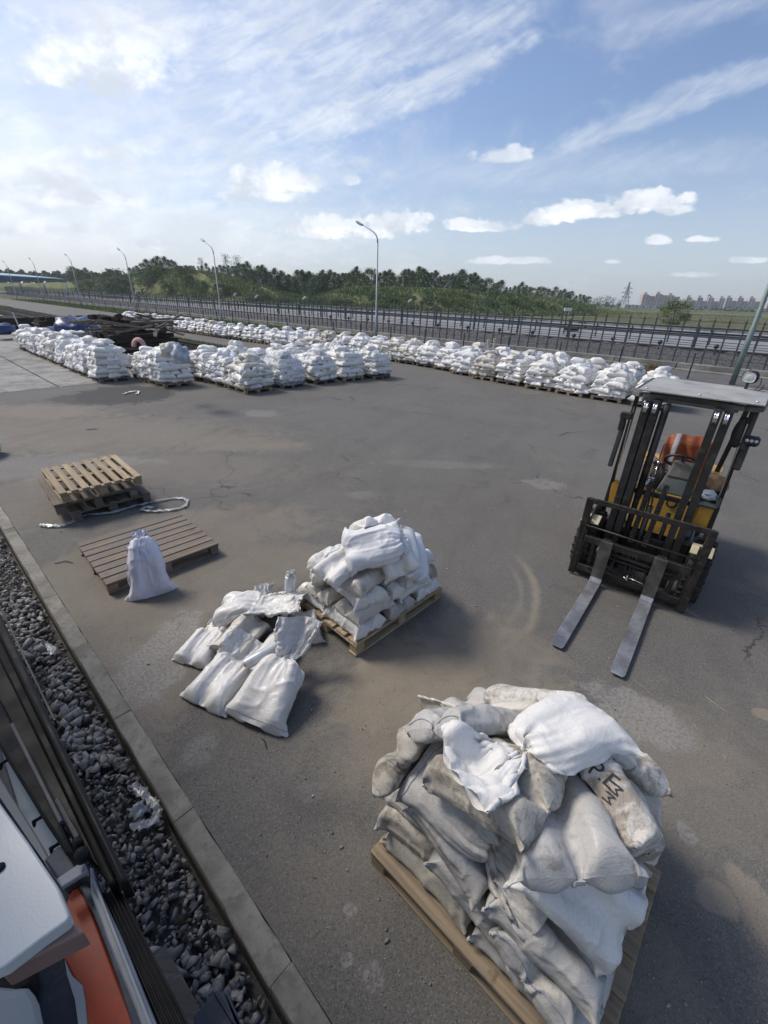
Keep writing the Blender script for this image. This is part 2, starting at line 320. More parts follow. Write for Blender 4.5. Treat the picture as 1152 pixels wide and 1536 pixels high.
quad_sheet('ground',[(-3500,-400,-.30),(3500,-400,-.30),(3500,5000,-.30),(-3500,5000,-.30)],M['land'])
# asphalt yard: a slab with an edge, so the gravel bed lies lower beside it
def slab(name,poly,z0,z1,mat):
    mb=MB(); mb.prism([Vector((p.x,p.y,z1)) for p in poly],0,direction=(0,0,z0-z1)); return tag(mb.build(name,mat),kind='structure')
slab('yard',[sn(-14,.398),sn(16.9,.398),sn(16.9,13.25),sn(-14,13.25)],-.3,0.,M['asphalt'])
slab('road',[sn(-14,13.25),sn(240,13.25),sn(240,21.2),sn(-14,21.2)],-.3,-.004,M['asphalt'])
slab('verge',[sn(-14,21.2),sn(240,21.2),sn(240,27.0),sn(-14,27.0)],-.3,-.012,M['verge'])
slab('pavement',[sn(-14,21.2),sn(24,21.2),sn(19,26.98),sn(-14,26.98)],-.25,-.002,M['road'])
strip('track_ballast',16.95,240,9.3,11.9,.03,M['ballast'])
strip('grass_strip',16.95,240,11.9,13.25,-.0,M['verge'])
strip('gravel_bed',-14,60,-3.2,.262,-.16,M['bedsoil'])
# kerb of single stones
kerb=empty('kerb',sn(0,.33)); tag(kerb,kind='structure')
def kerb_mesh(L,seed):
    mb=MB(); rnd=random.Random(seed); n=9
    prof=[(.276,-.30),(.276,.0),(.282,.007),(.391,.007),(.397,-.002),(.397,-.30)]; rings=[]
    for i in range(n+1):
        s=-L/2+L*i/n; j=rnd.uniform(-.002,.002)
        rings.append([mb.bm.verts.new(Vector((s,-(p[0]+(j+rnd.uniform(-.003,.003))*(1 if k in(1,2,3,4) else 0)-.33),p[1]+rnd.uniform(-.0015,.0015)*(k in(2,3))))) for k,p in enumerate(prof)])
    for A,B in zip(rings,rings[1:]):
        for k in range(len(prof)-1): mb.bm.faces.new((A[k],A[k+1],B[k+1],B[k]))
    mb.bm.faces.new(rings[0]); mb.bm.faces.new(list(reversed(rings[-1])))
    return mb
kms=[]
for q in range(4):
    mb=kerb_mesh(.996,q); bmesh.ops.recalc_face_normals(mb.bm,faces=mb.bm.faces[:]); me=bpy.data.meshes.new('kerb_stone'); mb.bm.to_mesh(me); me.materials.append(M['kerb']); kms.append(me)
kerb.rotation_euler=(0,0,TYAW)
for i in range(-2,20):
    o=link_mesh('kerb_stone',random.choice(kms),None,kerb); o.location=(i+.35,0,random.uniform(-.003,.003)); o.rotation_euler=(0,0,random.uniform(-.003,.003))
# concrete slabs left of the yard
pad=empty('concrete_pad',sn(17,4)); tag(pad,kind='structure'); pad.rotation_euler=(0,0,TYAW)
for i in range(16):
    for j,(n0,n1) in enumerate(((-2.9,-.1),(.0,3.28),(3.33,6.3),(6.35,9.25))):
        if n0<0: continue
        if j==0: n0=.402
        mb=MB(); L=5.96; w=n1-n0; mb.box((L/2,-(n0+n1)/2+4,-.15),(L,w,.30+random.uniform(-.006,.010)),bev=.012)
        o=mb.build('concrete_slab',M['concrete'],pad); o.location=(i*6.0-.06,0,0)
# gravel bed stones
def rock_variants(k,seed,n=9):
    out=[]; rnd=random.Random(seed)
    for _ in range(k):
        bm=bmesh.new()
        for i in range(n):
            v=Vector((rnd.choice((-1,1))*rnd.uniform(.35,1),rnd.uniform(-1,1),rnd.choice((-1,1))*rnd.uniform(.2,1))); v=v*(rnd.uniform(.85,1.15)/max(.8,v.length)); bm.verts.new((v.x,v.y*.78,v.z*.66))
        bmesh.ops.convex_hull(bm,input=bm.verts[:]); bmesh.ops.delete(bm,geom=[v for v in bm.verts if not v.link_faces],context='VERTS')
        bmesh.ops.triangulate(bm,faces=bm.faces[:]); bm.verts.index_update()
        out.append((np.array([v.co[:] for v in bm.verts]),np.array([[v.index for v in f.verts] for f in bm.faces]))); bm.free()
    return out
def scatter_rocks(name,mat,pts,sizes,seed,variants):
    rng=np.random.default_rng(seed); VV=[];FF=[];CC=[];off=0
    for (p,sz) in zip(pts,sizes):
        V,F=variants[rng.integers(len(variants))]; a,b_,c=rng.uniform(0,2*PI,3)
        R=np.array(Matrix.Rotation(a,3,'Z')@Matrix.Rotation(b_*.25,3,'X')@Matrix.Rotation(c,3,'Z'))
        VV.append((V*sz*rng.uniform(.8,1.2,3))@R.T+p); FF.append(F+off); CC.append(np.full(len(V),rng.random())); off+=len(V)
    me=np_mesh(name,np.concatenate(VV),np.concatenate(FF)); 
    at_=me.attributes.new('tone','FLOAT','POINT'); at_.data.foreach_set('value',np.concatenate(CC).astype(np.float32))
    o=link_mesh(name,me,mat); return o
def stone_material(name,dark,light):
    m,nt,b=new_mat(name); a=nt.node('ShaderNodeAttribute',attribute_name='tone').outputs['Fac']; P=nt.node('ShaderNodeNewGeometry').outputs['Position']
    c=nt.mix(nt.m('POWER',a,1.6),dark,light); c=nt.mix(nt.ramp(nt.noise(P,45.,5,.7),.35,.7,0,.6),c,tuple(x*.5 for x in dark)); c=nt.mix(nt.ramp(nt.noise(P,3.,3),.45,.7,0,.5),c,(.12,.11,.10))
    nt.put(b.inputs['Base Color'],c); b.inputs['Roughness'].default_value=.85; nt.put(b.inputs['Normal'],nt.bump(nt.noise(P,160.,4,.7),.5,.004)); return m
M['stone']=stone_material('crushed_stone',(.20,.19,.175),(.50,.475,.44))
vr=rock_variants(14,3); pts=[];szs=[]
rng=np.random.default_rng(5)
for (s0,s1,dens,lo,hi) in ((-.6,3.,1250,.012,.046),(3.,7.,760,.014,.045),(7.,16.,260,.018,.034)):
    cnt=int((s1-s0)*1.9*dens)
    for _ in range(cnt):
        s=rng.uniform(s0,s1); n=.235-abs(rng.beta(1.1,1.6))*1.9
        clump=math.sin(s*2.3+n*3)*math.sin(s*.9-n*5)
        sz=rng.uniform(lo,hi)*(1.15 if clump>0 else .7)*(1.25 if rng.random()<.15 else 1)
        P=sn(s,n,-.155+sz*.35+rng.uniform(0,.05)+(.02 if clump>0 else 0)); pts.append(np.array(P)); szs.append(sz)
tag(scatter_rocks('gravel',M['stone'],pts,szs,1,vr),'grey crushed stone lying between the vehicle side and the kerb','gravel',kind='stuff')
# ------------------------------------------------------------------ beyond the yard: ledge, ballast bank, lanes
def grid_sheet(name,s0,s1,ns,n0,n1,nn,hf,mat,kind='structure'):
    S=np.linspace(s0,s1,ns); N=np.linspace(n0,n1,nn); SS,NN=np.meshgrid(S,N,indexing='ij'); H=hf(SS,NN)
    V=np.stack([SS*TX.x+NN*NX.x,SS*TX.y+NN*NX.y,H],-1).reshape(-1,3); i,j=np.meshgrid(np.arange(ns-1),np.arange(nn-1),indexing='ij'); a=(i*nn+j).ravel()
    F=np.stack([a,a+1,a+nn+1,a+nn],-1)[:, ::-1]; me=np_mesh(name,V,F,True); o=link_mesh(name,me,mat); return tag(o,kind=kind)
ledge=empty('concrete_ledge',sn(0,27.2),TYAW); tag(ledge,'long low stepped concrete ledge under the yard fence','wall')
for i in range(-6,60):
    mb=MB(); mb.box((0,0,.0),(2.97,.5,.60),bev=.02); mb.box((0,.46,-.12),(2.97,.40,.36),bev=.02)
    o=mb.build('ledge_block',M['ledge'],ledge); o.location=(i*3.,-.1,random.uniform(-.01,.01))
rs=np.random.default_rng(3)
grid_sheet('ballast_bank',-30,240,700,27.3,35.3,16,lambda S,N: .16+.22*np.clip((N-27.5)/5,0,1)+rs.normal(0,.05,S.shape)*np.clip((90-S)/60,.2,1),M['ballast'])
strip('far_lane',-60,400,35.9,62,.02,M['lane'])
# dark steel rails along the bank; the wide beam paints in the trench shadow
chan=empty('rail_line',sn(0,35.5),TYAW); tag(chan,'dark steel rails with a painted trench shadow along the gravel bank','rail')
for dy,w,h in ((0,.55,.42),(-1.5,.12,.2)):
    mb=MB(); mb.box((90,-dy,.30),(330,w,h),bev=.03); mb.build('rail',simple('rail_and_trench_shade',(.035,.033,.032),.5,.2),chan)
# ------------------------------------------------------------------ cloth bags (small position-based cloth solver)
class Heap:
    """height field the bags are dropped on, local metres"""
    def __init__(s,x0,x1,y0,y1,res=.0125):
        s.x0,s.y0,s.res=x0,y0,res
        s.nx=int((x1-x0)/res)+1; s.ny=int((y1-y0)/res)+1
        s.h=np.zeros((s.nx,s.ny))
    def box(s,x0,x1,y0,y1,z):
        i0,i1=[int(round((v-s.x0)/s.res)) for v in(x0,x1)]; j0,j1=[int(round((v-s.y0)/s.res)) for v in(y0,y1)]
        s.h[max(i0,0):i1+1,max(j0,0):j1+1]=np.maximum(s.h[max(i0,0):i1+1,max(j0,0):j1+1],z)
    def at(s,x,y):
        fx=np.clip((x-s.x0)/s.res,0,s.nx-1.001); fy=np.clip((y-s.y0)/s.res,0,s.ny-1.001)
        i=fx.astype(int); j=fy.astype(int); fx-=i; fy-=j; h=s.h
        return (h[i,j]*(1-fx)+h[i+1,j]*fx)*(1-fy)+(h[i,j+1]*(1-fx)+h[i+1,j+1]*fx)*fy
    def stamp(s,P):
        """P (nu,nc,3) surface: rasterise its quads' sample points"""
        Q=np.concatenate([P,P[:,:1]],1)
        for a in (0,.25,.5,.75):
            for b in (0,.25,.5,.75):
                S=((Q[:-1,:-1]*(1-a)+Q[1:,:-1]*a)*(1-b)+(Q[:-1,1:]*(1-a)+Q[1:,1:]*a)*b).reshape(-1,3)
                i=np.round((S[:,0]-s.x0)/s.res).astype(int); j=np.round((S[:,1]-s.y0)/s.res).astype(int)
                m=(i>=0)&(i<s.nx)&(j>=0)&(j<s.ny)
                np.maximum.at(s.h,(i[m],j[m]),S[m,2])
def blur(h,k=1):
    for _ in range(k):
        g=h.copy()
        g[1:-1,1:-1]=(h[1:-1,1:-1]*2+h[:-2,1:-1]+h[2:,1:-1]+h[1:-1,:-2]+h[1:-1,2:])/6
        h=g
    return h
def simulate(bags,heaps,nu=40,nc=56,steps=110,iters=3,seed=0,stamp=True,stiff=.93,bridge=45,rest=None,ksm=.10):
    """bags: dicts x,y,yaw,L,W,fill,(tie: fraction of the length that is body),(z lift); one per heap"""
    rng=np.random.default_rng(seed); B=len(bags)
    ar=lambda k,d:np.array([b.get(k,d) for b in bags],float)
    L=ar('L',.65);W=ar('W',.42);yaw=ar('yaw',0);cx=ar('x',0);cy=ar('y',0);fill=ar('fill',.62);tie=ar('tie',2.);lift=ar('lift',0.);pitch=ar('pitch',0.)
    u=np.linspace(0,1,nu)[None,:,None]; 
    th=np.arange(nc)/nc
    v=np.where(th<.5,-.5+2*th,1.5-2*th)[None,None,:]; top=np.where(th<.5,1.,-1.)[None,None,:]
    b_=lambda a:a[:,None,None]
    kt=np.round(np.minimum(tie,1)*(nu-1)).astype(int); tied=tie<1
    kt_e=np.where(tied,kt,nu-1)
    X=np.zeros((B,nu,nc,3))
    lx=(u-.5)*b_(L)+0*v; ly=v*b_(W)+0*u
    edge=np.clip(np.minimum(u,1-u)*6,0,1)*np.clip((.5-abs(v))*5,0,1)
    # a first guess of the pinched neck
    for k in range(B):
        if tied[k] and not bags[k].get('open'):
            d=np.abs(np.arange(nu)-kt[k])[None,:,None]/(nu*.16)
            ly[k]=(ly[k]*(1-.9*np.exp(-d**2))[0])
    c,s=np.cos(b_(yaw)),np.sin(b_(yaw))
    X[...,0]=b_(cx)+lx*c-ly*s; X[...,1]=b_(cy)+lx*s+ly*c
    hb=[np.maximum(blur(h.h,5),blur(h.h,bridge)) for h in heaps]
    def hz(P):
        out=np.empty(P.shape[:-1])
        for k,h in enumerate(heaps): 
            fx=np.clip((P[k,...,0]-h.x0)/h.res,0,h.nx-1.001); fy=np.clip((P[k,...,1]-h.y0)/h.res,0,h.ny-1.001)
            i=fx.astype(int); j=fy.astype(int); fx=fx-i; fy=fy-j; H=hs[k]
            out[k]=(H[i,j]*(1-fx)+H[i+1,j]*fx)*(1-fy)+(H[i,j+1]*(1-fx)+H[i+1,j+1]*fx)*fy
        return out
    hs=[blur(h.h,60) for h in heaps]
    z0=np.maximum(hz(X),0)
    hs=hb
    X[...,2]=np.maximum(z0,hz(X))+.012+(top>0)*(.02+.09*edge)+b_(lift)+rng.normal(0,.003,X.shape[:-1])
    if rest is not None:
        # lay each ready-filled sack on the slope it finds, then let it settle
        Kb=np.zeros((B,nu,nc,1)); R0=rest-rest.mean((1,2),keepdims=True)
        for k,h in enumerate(heaps):
            q=np.linspace(-.36,.36,7); gx,gy=np.meshgrid(q*L[k],q*W[k],indexing='ij'); ca,sa=math.cos(yaw[k]),math.sin(yaw[k])
            wx,wy=cx[k]+gx*ca-gy*sa,cy[k]+gx*sa+gy*ca; g=Heap.at(h,wx,wy); A_=np.stack([gx.ravel(),gy.ravel(),np.ones(gx.size)],-1)
            w_=1+3*(g.ravel()>np.median(g)); co=np.linalg.lstsq(A_*w_[:,None],g.ravel()*w_,rcond=None)[0]; sl=np.clip(co[:2],-.75,.75)*.85
            ex=np.array([1,0,sl[0]]); ex/=np.linalg.norm(ex); ez=np.cross(ex,np.array([0,1,sl[1]])); ez/=np.linalg.norm(ez); ey=np.cross(ez,ex)
            Y=R0[k]@np.stack([ex,ey,ez]); Y=np.stack([Y[...,0]*ca-Y[...,1]*sa,Y[...,0]*sa+Y[...,1]*ca,Y[...,2]],-1); Y[...,0]+=cx[k]; Y[...,1]+=cy[k]
            gap=(Y[...,2]-h.at(Y[...,0],Y[...,1])).ravel(); Y[...,2]-=np.quantile(gap,.05)-.0; X[k]=Y
            f=np.clip((np.linspace(0,1,nu)-np.minimum(tie[k],9))/.08,0,1)[:,None,None]; Kb[k]=(bags[k].get('k',ksm)*(1-f)+.015*f)
    V_=np.zeros_like(X); dt=1/60.
    du=(L/(nu-1))[:,None,None]; dv=(2*W/nc)[:,None,None]; dd=np.sqrt(du**2+dv**2)
    uu=np.arange(nu)[None,:]
    body=(uu<=kt_e[:,None])[:,:,None,None].astype(float)
    V0=fill*.30*L*W*np.minimum(L,W)*np.where(tied,tie,1)
    inv=(-np.arange(nc))%nc; wch=(.40*W)[:,None,None]
    def stretch(X,A,Bi,r,k):
        d=Bi-A; l=np.sqrt((d*d).sum(-1))+1e-9
        return d*((l-r)/l*k)[...,None]
    for st in range(steps):
        P0=X.copy()
        V_[...,2]-=9.8*dt*.6
        X=X+V_*dt
        for it in range(iters):
            e=stretch(X,X[:,:-1],X[:,1:],du,.45); X[:,:-1]+=e; X[:,1:]-=e
            Xr=np.roll(X,-1,2); e=stretch(X,X,Xr,dv,.45); X+=e; X-=np.roll(e,1,2)
            Xr=np.roll(X,-1,2); e=stretch(X,X[:,:-1],Xr[:,1:],dd,.22); X[:,:-1]+=e; X[:,1:]-=np.roll(e,1,2)
            Xr=np.roll(X,1,2); e=stretch(X,X[:,:-1],Xr[:,1:],dd,.22); X[:,:-1]+=e; X[:,1:]-=np.roll(e,-1,2)
            # bending: a weak pull to the neighbours' mean
            lap=(np.roll(X,1,2)+np.roll(X,-1,2))*.5-X; X+=lap*.035
            lap=(X[:,2:]+X[:,:-2])*.5-X[:,1:-1]; X[:,1:-1]+=lap*.035
            # sand packed inside resists folding: rows a few steps apart may not come much closer
            if it%2==0:
                for K,kk in ((7,.40),(14,.34)):
                    d=X[:,K:]-X[:,:-K]; l=np.sqrt((d*d).sum(-1))+1e-9; r=K*du*stiff
                    e=d*((np.minimum(l-r,0))/l*kk*body[:,K:,:,0])[...,None]; X[:,:-K]+=e*.5; X[:,K:]-=e*.5
                K=nc//4; Xr=np.roll(X,-K,2); d=Xr-X; l=np.sqrt((d*d).sum(-1))+1e-9; e=d*((np.minimum(l-wch,0))/l*.12*body[...,0])[...,None]; X+=e; X-=np.roll(e,K,2)
                d=X[:,:,nc//2]-X[:,:,0]; l=np.sqrt((d*d).sum(-1))+1e-9; e=d*(np.minimum(l-.86*W[:,None],0)/l*.30*body[:,:,0,0])[...,None]; X[:,:,0]+=e; X[:,:,nc//2]-=e
            # sewn ends
            X[:,0]=(X[:,0]+X[:,0][:,inv])*.5
            for k in range(B):
                if tied[k] and bags[k].get('open'): pass
                elif tied[k]:
                    q=kt[k]; ctr=X[k,q-1:q+2].mean((0,1)); 
                    for dq,rr in ((-1,.04),(0,.02),(1,.03)):
                        rr*=bags[k].get('neck',1.)
                        d=X[k,q+dq]-ctr; d_=np.sqrt((d*d).sum(-1))+1e-9
                        X[k,q+dq]=ctr+d*np.minimum(1,rr/d_)[:,None]
                else: X[k,-1]=(X[k,-1]+X[k,-1][inv])*.5
            # volume
            xu=np.empty_like(X); xu[:,1:-1]=X[:,2:]-X[:,:-2]; xu[:,0]=X[:,1]-X[:,0]; xu[:,-1]=X[:,-1]-X[:,-2]
            xc=np.roll(X,-1,2)-np.roll(X,1,2)
            A=np.cross(xu,xc)*.25*body
            ctr=(X*body).sum((1,2))/(body.sum((1,2))*nc)
            Vol=(A*(X-ctr[:,None,None])).sum((1,2,3))/3
            lam=(V0-Vol)/((A*A).sum((1,2,3))+1e-9)
            w=np.minimum(1,(st+1)/(.4*steps))
            X+=np.clip(A*(lam*w*.6)[:,None,None,None],-.01,.01)
            h=hz(X)+.004
            pen=np.clip(h-X[...,2],0,None)
            X[...,2]+=np.minimum(pen,.03)
            m=(pen>0)[...,None]
            X[...,:2]=np.where(m,P0[...,:2]+(X[...,:2]-P0[...,:2])*.12,X[...,:2])
        if rest is not None:
            c=X.mean((1,2),keepdims=True); D=X-c; Hm=np.einsum('bijk,bijl->bkl',R0,D*(Kb>.03))
            U_,S_,Vt=np.linalg.svd(Hm); dtm=np.sign(np.linalg.det(np.einsum('bij,bjk->bik',U_,Vt))); U_[:,:,2]*=dtm[:,None]; Rm=np.einsum('bij,bjk->bik',U_,Vt)
            G=np.einsum('bijk,bkl->bijl',R0,Rm)+c; X=X+(G-X)*np.minimum(Kb*2.2,.6)
            h=hz(X)+.003; pen=np.clip(h-X[...,2],0,None); X[...,2]+=np.minimum(pen,.02)
        V_=(X-P0)/dt*.8
        sp=np.sqrt((V_**2).sum(-1,keepdims=True)); V_*=np.minimum(1,1.0/(sp+1e-9))
    if stamp:
        for k,h in enumerate(heaps): h.stamp(X[k])
    return X
# ------------------------------------------------------------------ sack fabric
def fabric_material(name,base,dirt=(.16,.13,.10),amt=.5,trans=.0,stripe=.12,rough=.5,sheen=.0):
    m,nt,b=new_mat(name); tc=nt.node('ShaderNodeTexCoord'); uv=tc.outputs['UV']; P=tc.outputs['Object']
    info=nt.node('ShaderNodeObjectInfo').outputs['Random']
    Pw=nt.vm('ADD',P,nt.comb(nt.m('MULTIPLY',info,37.),nt.m('MULTIPLY',info,11.),0.))
    U,V,_=nt.sep(uv)
    n1=nt.noise(Pw,5.2,8,.70,.7); n2=nt.noise(Pw,13.,6,.72,.3); n3=nt.noise(Pw,60.,4,.6)
    c=nt.mix(nt.ramp(nt.noise(Pw,1.8,4),.35,.65),tuple(x*.92 for x in base),base)
    c=nt.mix(nt.ramp(n1,.62-.17*amt,.74-.14*amt,0,min(1,.25+.65*amt)),c,dirt)
    c=nt.mix(nt.ramp(n2,.53,.66,0,.65*amt),c,tuple(x*.55 for x in dirt))
    c=nt.mix(nt.ramp(n3,.60,.72,0,.30*amt),c,tuple(x*.5 for x in dirt))
    # dust that gathers along creases in the weave
    v2=nt.voro(nt.vm('ADD',Pw,nt.comb(nt.m('MULTIPLY',n2,.05),nt.m('MULTIPLY',n1,.05),0.)),26.,'DISTANCE_TO_EDGE','Distance')
    c=nt.mix(nt.ramp(v2,.05,.0,0,.10+.20*amt),c,tuple(x*.8 for x in dirt))
    weave=nt.m('MULTIPLY',nt.m('SINE',nt.m('MULTIPLY',U,900.)),nt.m('SINE',nt.m('MULTIPLY',V,700.)))
    strands=nt.noise(nt.comb(nt.m('MULTIPLY',U,6.),nt.m('MULTIPLY',V,160.)),1.,3,.6)
    strands2=nt.noise(nt.comb(nt.m('MULTIPLY',U,170.),nt.m('MULTIPLY',V,5.)),1.,3,.6)
    c=nt.mix(nt.ramp(strands,.55,.75,0,stripe),c,tuple(x*.7 for x in base))
    nt.put(b.inputs['Base Color'],c); nt.put(b.inputs['Roughness'],nt.ramp(n2,.3,.7,rough*.8,min(1,rough*1.3)))
    b.inputs['Specular IOR Level'].default_value=.45; b.inputs['Sheen Weight'].default_value=sheen
    wr=nt.noise(Pw,17.,6,.6,1.6); rid=nt.m('ABSOLUTE',nt.m('SUBTRACT',wr,.5)); fold=nt.ramp(rid,.07,.0)
    wr2=nt.noise(nt.vm('MULTIPLY',Pw,(1,1,1.8)),7.,5,.6,2.2); rid2=nt.ramp(nt.m('ABSOLUTE',nt.m('SUBTRACT',wr2,.5)),.06,.0)
    h=nt.m('ADD',nt.m('MULTIPLY',nt.m('ADD',strands,strands2),.06),nt.m('MULTIPLY',fold,.05)); h=nt.m('ADD',h,nt.m('MULTIPLY',rid2,.14)); h=nt.m('ADD',h,nt.m('MULTIPLY',n2,.35))
    nt.put(b.inputs['Normal'],nt.bump(h,.6,.006))
    if trans: b.inputs['Transmission Weight'].default_value=0.; b.inputs['Subsurface Weight'].default_value=trans; b.inputs['Subsurface Radius'].default_value=(.03,.03,.03); b.inputs['Subsurface Scale'].default_value=.3
    return m
M['thread']=simple('blue_grey_thread',(.20,.25,.36),.8,0,.2,30,.1)
FAB={'white':fabric_material('sack_white',(.78,.765,.73),amt=.10),
 'cool':fabric_material('sack_cool_white',(.76,.76,.77),amt=.05),
 'grey':fabric_material('sack_grey',(.47,.455,.43),amt=.30),
 'plain':fabric_material('sack_plain',(.50,.485,.455),amt=.38,stripe=.2),
 'cream':fabric_material('sack_cream',(.64,.61,.54),amt=.35),
 'dusty':fabric_material('sack_dusty',(.62,.59,.54),dirt=(.24,.19,.14),amt=.85),
 'dirty':fabric_material('sack_dirty',(.46,.43,.37),dirt=(.17,.14,.11),amt=.85),
 'sheer':fabric_material('sack_sheer',(.76,.745,.71),amt=.12,rough=.32),
 'bright':fabric_material('sack_bright_white',(.78,.77,.75),amt=.06),
 'violet':fabric_material('sack_violet',(.80,.79,.88),amt=.03,rough=.35)}
def vnoise(u,v,seed,per=None):
    """smooth value noise on arrays"""
    rng=np.random.default_rng(seed); G=rng.random((64,64)); i=np.floor(u).astype(int); j=np.floor(v).astype(int); a=u-i; b=v-j
    a=a*a*(3-2*a); b=b*b*(3-2*b); pj=per or 64
    g=lambda x,y: G[x%64,(y%pj)%64]
    return (g(i,j)*(1-a)+g(i+1,j)*a)*(1-b)+(g(i,j+1)*(1-a)+g(i+1,j+1)*a)*b
def refine(X,L,W,tie,seed,up=2,crumple=1.,neck_amp=1.):
    """finer grid of a simulated sack plus folds: fine creases, pleats towards seams and neck"""
    for _ in range(up-1):
        nu,nc,_k=X.shape
        Y=np.empty((nu*2-1,nc,3)); Y[::2]=X; P=np.concatenate([2*X[:1]-X[1:2],X,2*X[-1:]-X[-2:-1]])
        Y[1::2]=(-P[:-3]+9*P[1:-2]+9*P[2:-1]-P[3:])/16; X=Y
        Y=np.empty((X.shape[0],nc*2,3)); Y[:,::2]=X; Y[:,1::2]=(-np.roll(X,1,1)+9*X+9*np.roll(X,-1,1)-np.roll(X,-2,1))/16; X=Y
    nu,nc,_k=X.shape
    uu=np.linspace(0,1,nu)[:,None]*L+np.zeros((1,nc)); cc=(np.arange(nc)/nc)[None,:]+np.zeros((nu,1)); 
    xu=np.gradient(X,axis=0); xc=np.roll(X,-1,1)-np.roll(X,1,1); Nn=np.cross(xu,xc); Nn/=np.linalg.norm(Nn,axis=-1,keepdims=True)+1e-9
    rng=np.random.default_rng(seed); ph=rng.random()*50
    per=lambda k:int(k)
    def ridge(fu,fc,sd,sharp=1.5):
        w=vnoise(uu*fu*.6+ph,cc*max(2,int(fc*.5)),sd+7,max(2,int(fc*.5)))*1.8
        n=vnoise(uu*fu+w+ph,cc*fc+w*.0,sd,int(fc)); return (1-np.abs(2*n-1)*1.0)**sharp-.5
    neck=tie*L if tie<1 else L
    dn=np.abs(uu-neck); d0=uu; d1=L-uu
    free=np.clip((uu-neck)/.06,0,1) if tie<1 else np.zeros_like(uu)
    h=.0095*crumple*ridge(6,7,seed,4.5)+.0040*crumple*ridge(15,18,seed+1,4)+.007*crumple*ridge(3,4,seed+2)
    m=rng.integers(9,14); pl=np.sin(2*PI*cc*m+1.5*vnoise(uu*8,cc*6,seed+3,6))+.5*np.sin(2*PI*cc*(m*2+1)+2+2*vnoise(uu*8,cc*6,seed+4,6))
    if tie<1: h+= neck_amp*.010*pl*np.exp(-np.clip(neck-uu,0,None)/.12)*(uu<=neck)*(1-np.exp(-dn/.02))
    h+= .0035*np.sin(2*PI*cc*14+3*vnoise(uu*6,cc*6,seed+6,6))*(np.exp(-d0/.05)+(0 if tie<1 else 1)*np.exp(-d1/.05))*np.clip(np.minimum(d0,d1)/.015,0,1)
    h+= free*(.016*ridge(9,8,seed+8,1.2)+.008*ridge(22,16,seed+9,1.5)+.012*np.sin(2*PI*cc*5+4*vnoise(uu*7,cc*4,seed+5,4)))
    edge=np.clip(np.minimum(uu,(L-uu) if tie>=1 else 9)/.02,0,1)
    X=X+Nn*(h*edge)[...,None]
    return X,uu,cc
def sack_mesh(name,X,uu=None,cc=None,W=.4,L=.6,open_end=False):
    nu,nc=X.shape[:2]; i,j=np.meshgrid(np.arange(nu-1),np.arange(nc),indexing='ij'); j2=(j+1)%nc
    F=np.stack([i*nc+j,(i+1)*nc+j,(i+1)*nc+j2,i*nc+j2],-1).reshape(-1,4)
    me=np_mesh(name,X.reshape(-1,3),F,True)
    uvl=me.uv_layers.new(name='uv'); U=np.stack([i*L/(nu-1),j*2*W/nc],-1); a=np.stack([U,U+[L/(nu-1),0],U+[L/(nu-1),2*W/nc],U+[0,2*W/nc]],2).reshape(-1,2)
    if len(me.polygons)==len(F): uvl.data.foreach_set('uv',a.astype(np.float32).ravel())
    return me
def bend(Y,spec):
    L=spec.get('L',.62); nu=Y.shape[0]; up_=spec.get('raise'); st=spec.get('stand')
    ax=Y[-1].mean(0)-Y[0].mean(0); ax[2]=0; ax/=np.linalg.norm(ax); side=np.cross([0,0,1.],ax)
    if st:                         # whole sack tipped up about its bottom seam
        p0=Y[0].mean(0).copy(); p0[2]=0; a=rad(st); d=Y-p0; al=d@ax; z=d[...,2].copy(); s_=(d@side)*(1-spec.get('taper',0.)*np.linspace(0,1,nu)[:,None]**1.5)
        al2=al*math.cos(a)-z*math.sin(a); z2=al*math.sin(a)+z*math.cos(a); Y=p0+al2[...,None]*ax+s_[...,None]*side+z2[...,None]*np.array([0,0,1.]); Y[...,2]-=Y[:4,:,2].mean()-.012*(spec.get('raise') is None)-.05*(spec.get('raise') is not None)
    if up_:                        # slack mouth bent upwards beyond the filled part
        t0=spec.get('tie',.6)-.06; u=np.linspace(0,1,nu); k=int(t0*(nu-1)); Y=Y.copy(); n=nu-k; piv=Y[k].mean(0); 
        for i in range(k+1,nu):
            a=rad(up_)*min(1,(i-k)/(n*.55)); off=(Y[i]-Y[i].mean(0)); mw=1-(1-spec.get('mouth',1.))*min(1,(i-k)/(n*.4)); step=L/(nu-1)*.92
            piv=piv+ax*step*math.cos(a)+np.array([0,0,1.])*step*math.sin(a)+side*.004*math.sin(i*.6); al=off@ax; z=off[:,2]; s_=off@side
            Y[i]=piv+(al*math.cos(a)-z*math.sin(a))[:,None]*ax+(s_*mw)[:,None]*side+(al*math.sin(a)+z*math.cos(a))[:,None]*np.array([0,0,1.])
    return Y
def make_sack(X,spec,seed,label,group,mat,up=2):
    L,Wd,tie=spec.get('L',.62),spec.get('W',.42),spec.get('tie',2.); X=bend(X,spec)
    Y,uu,cc=refine(X,L,Wd,tie,seed,up,spec.get('cr',1.)); 
    c=Y.reshape(-1,3).mean(0); c[2]=Y[...,2].min(); me=sack_mesh('sandbag',Y-c,uu,cc,Wd,L)
    o=link_mesh('sandbag',me,FAB[mat]); o.location=c; tag(o,label,'sandbag',group)
    if up>1 and spec.get('seam',seed%2==0):
        k=3; nc=Y.shape[1]; n_=Y[k]-c; mb=MB(); pts=[Vector((Y[k,j]-c).tolist())+Vector((0,0,.0015)) for j in range(1,nc//2,2)]; mb.tube(pts,.0022,4); mb.build('stitched_seam',M['thread'],o)
    return o
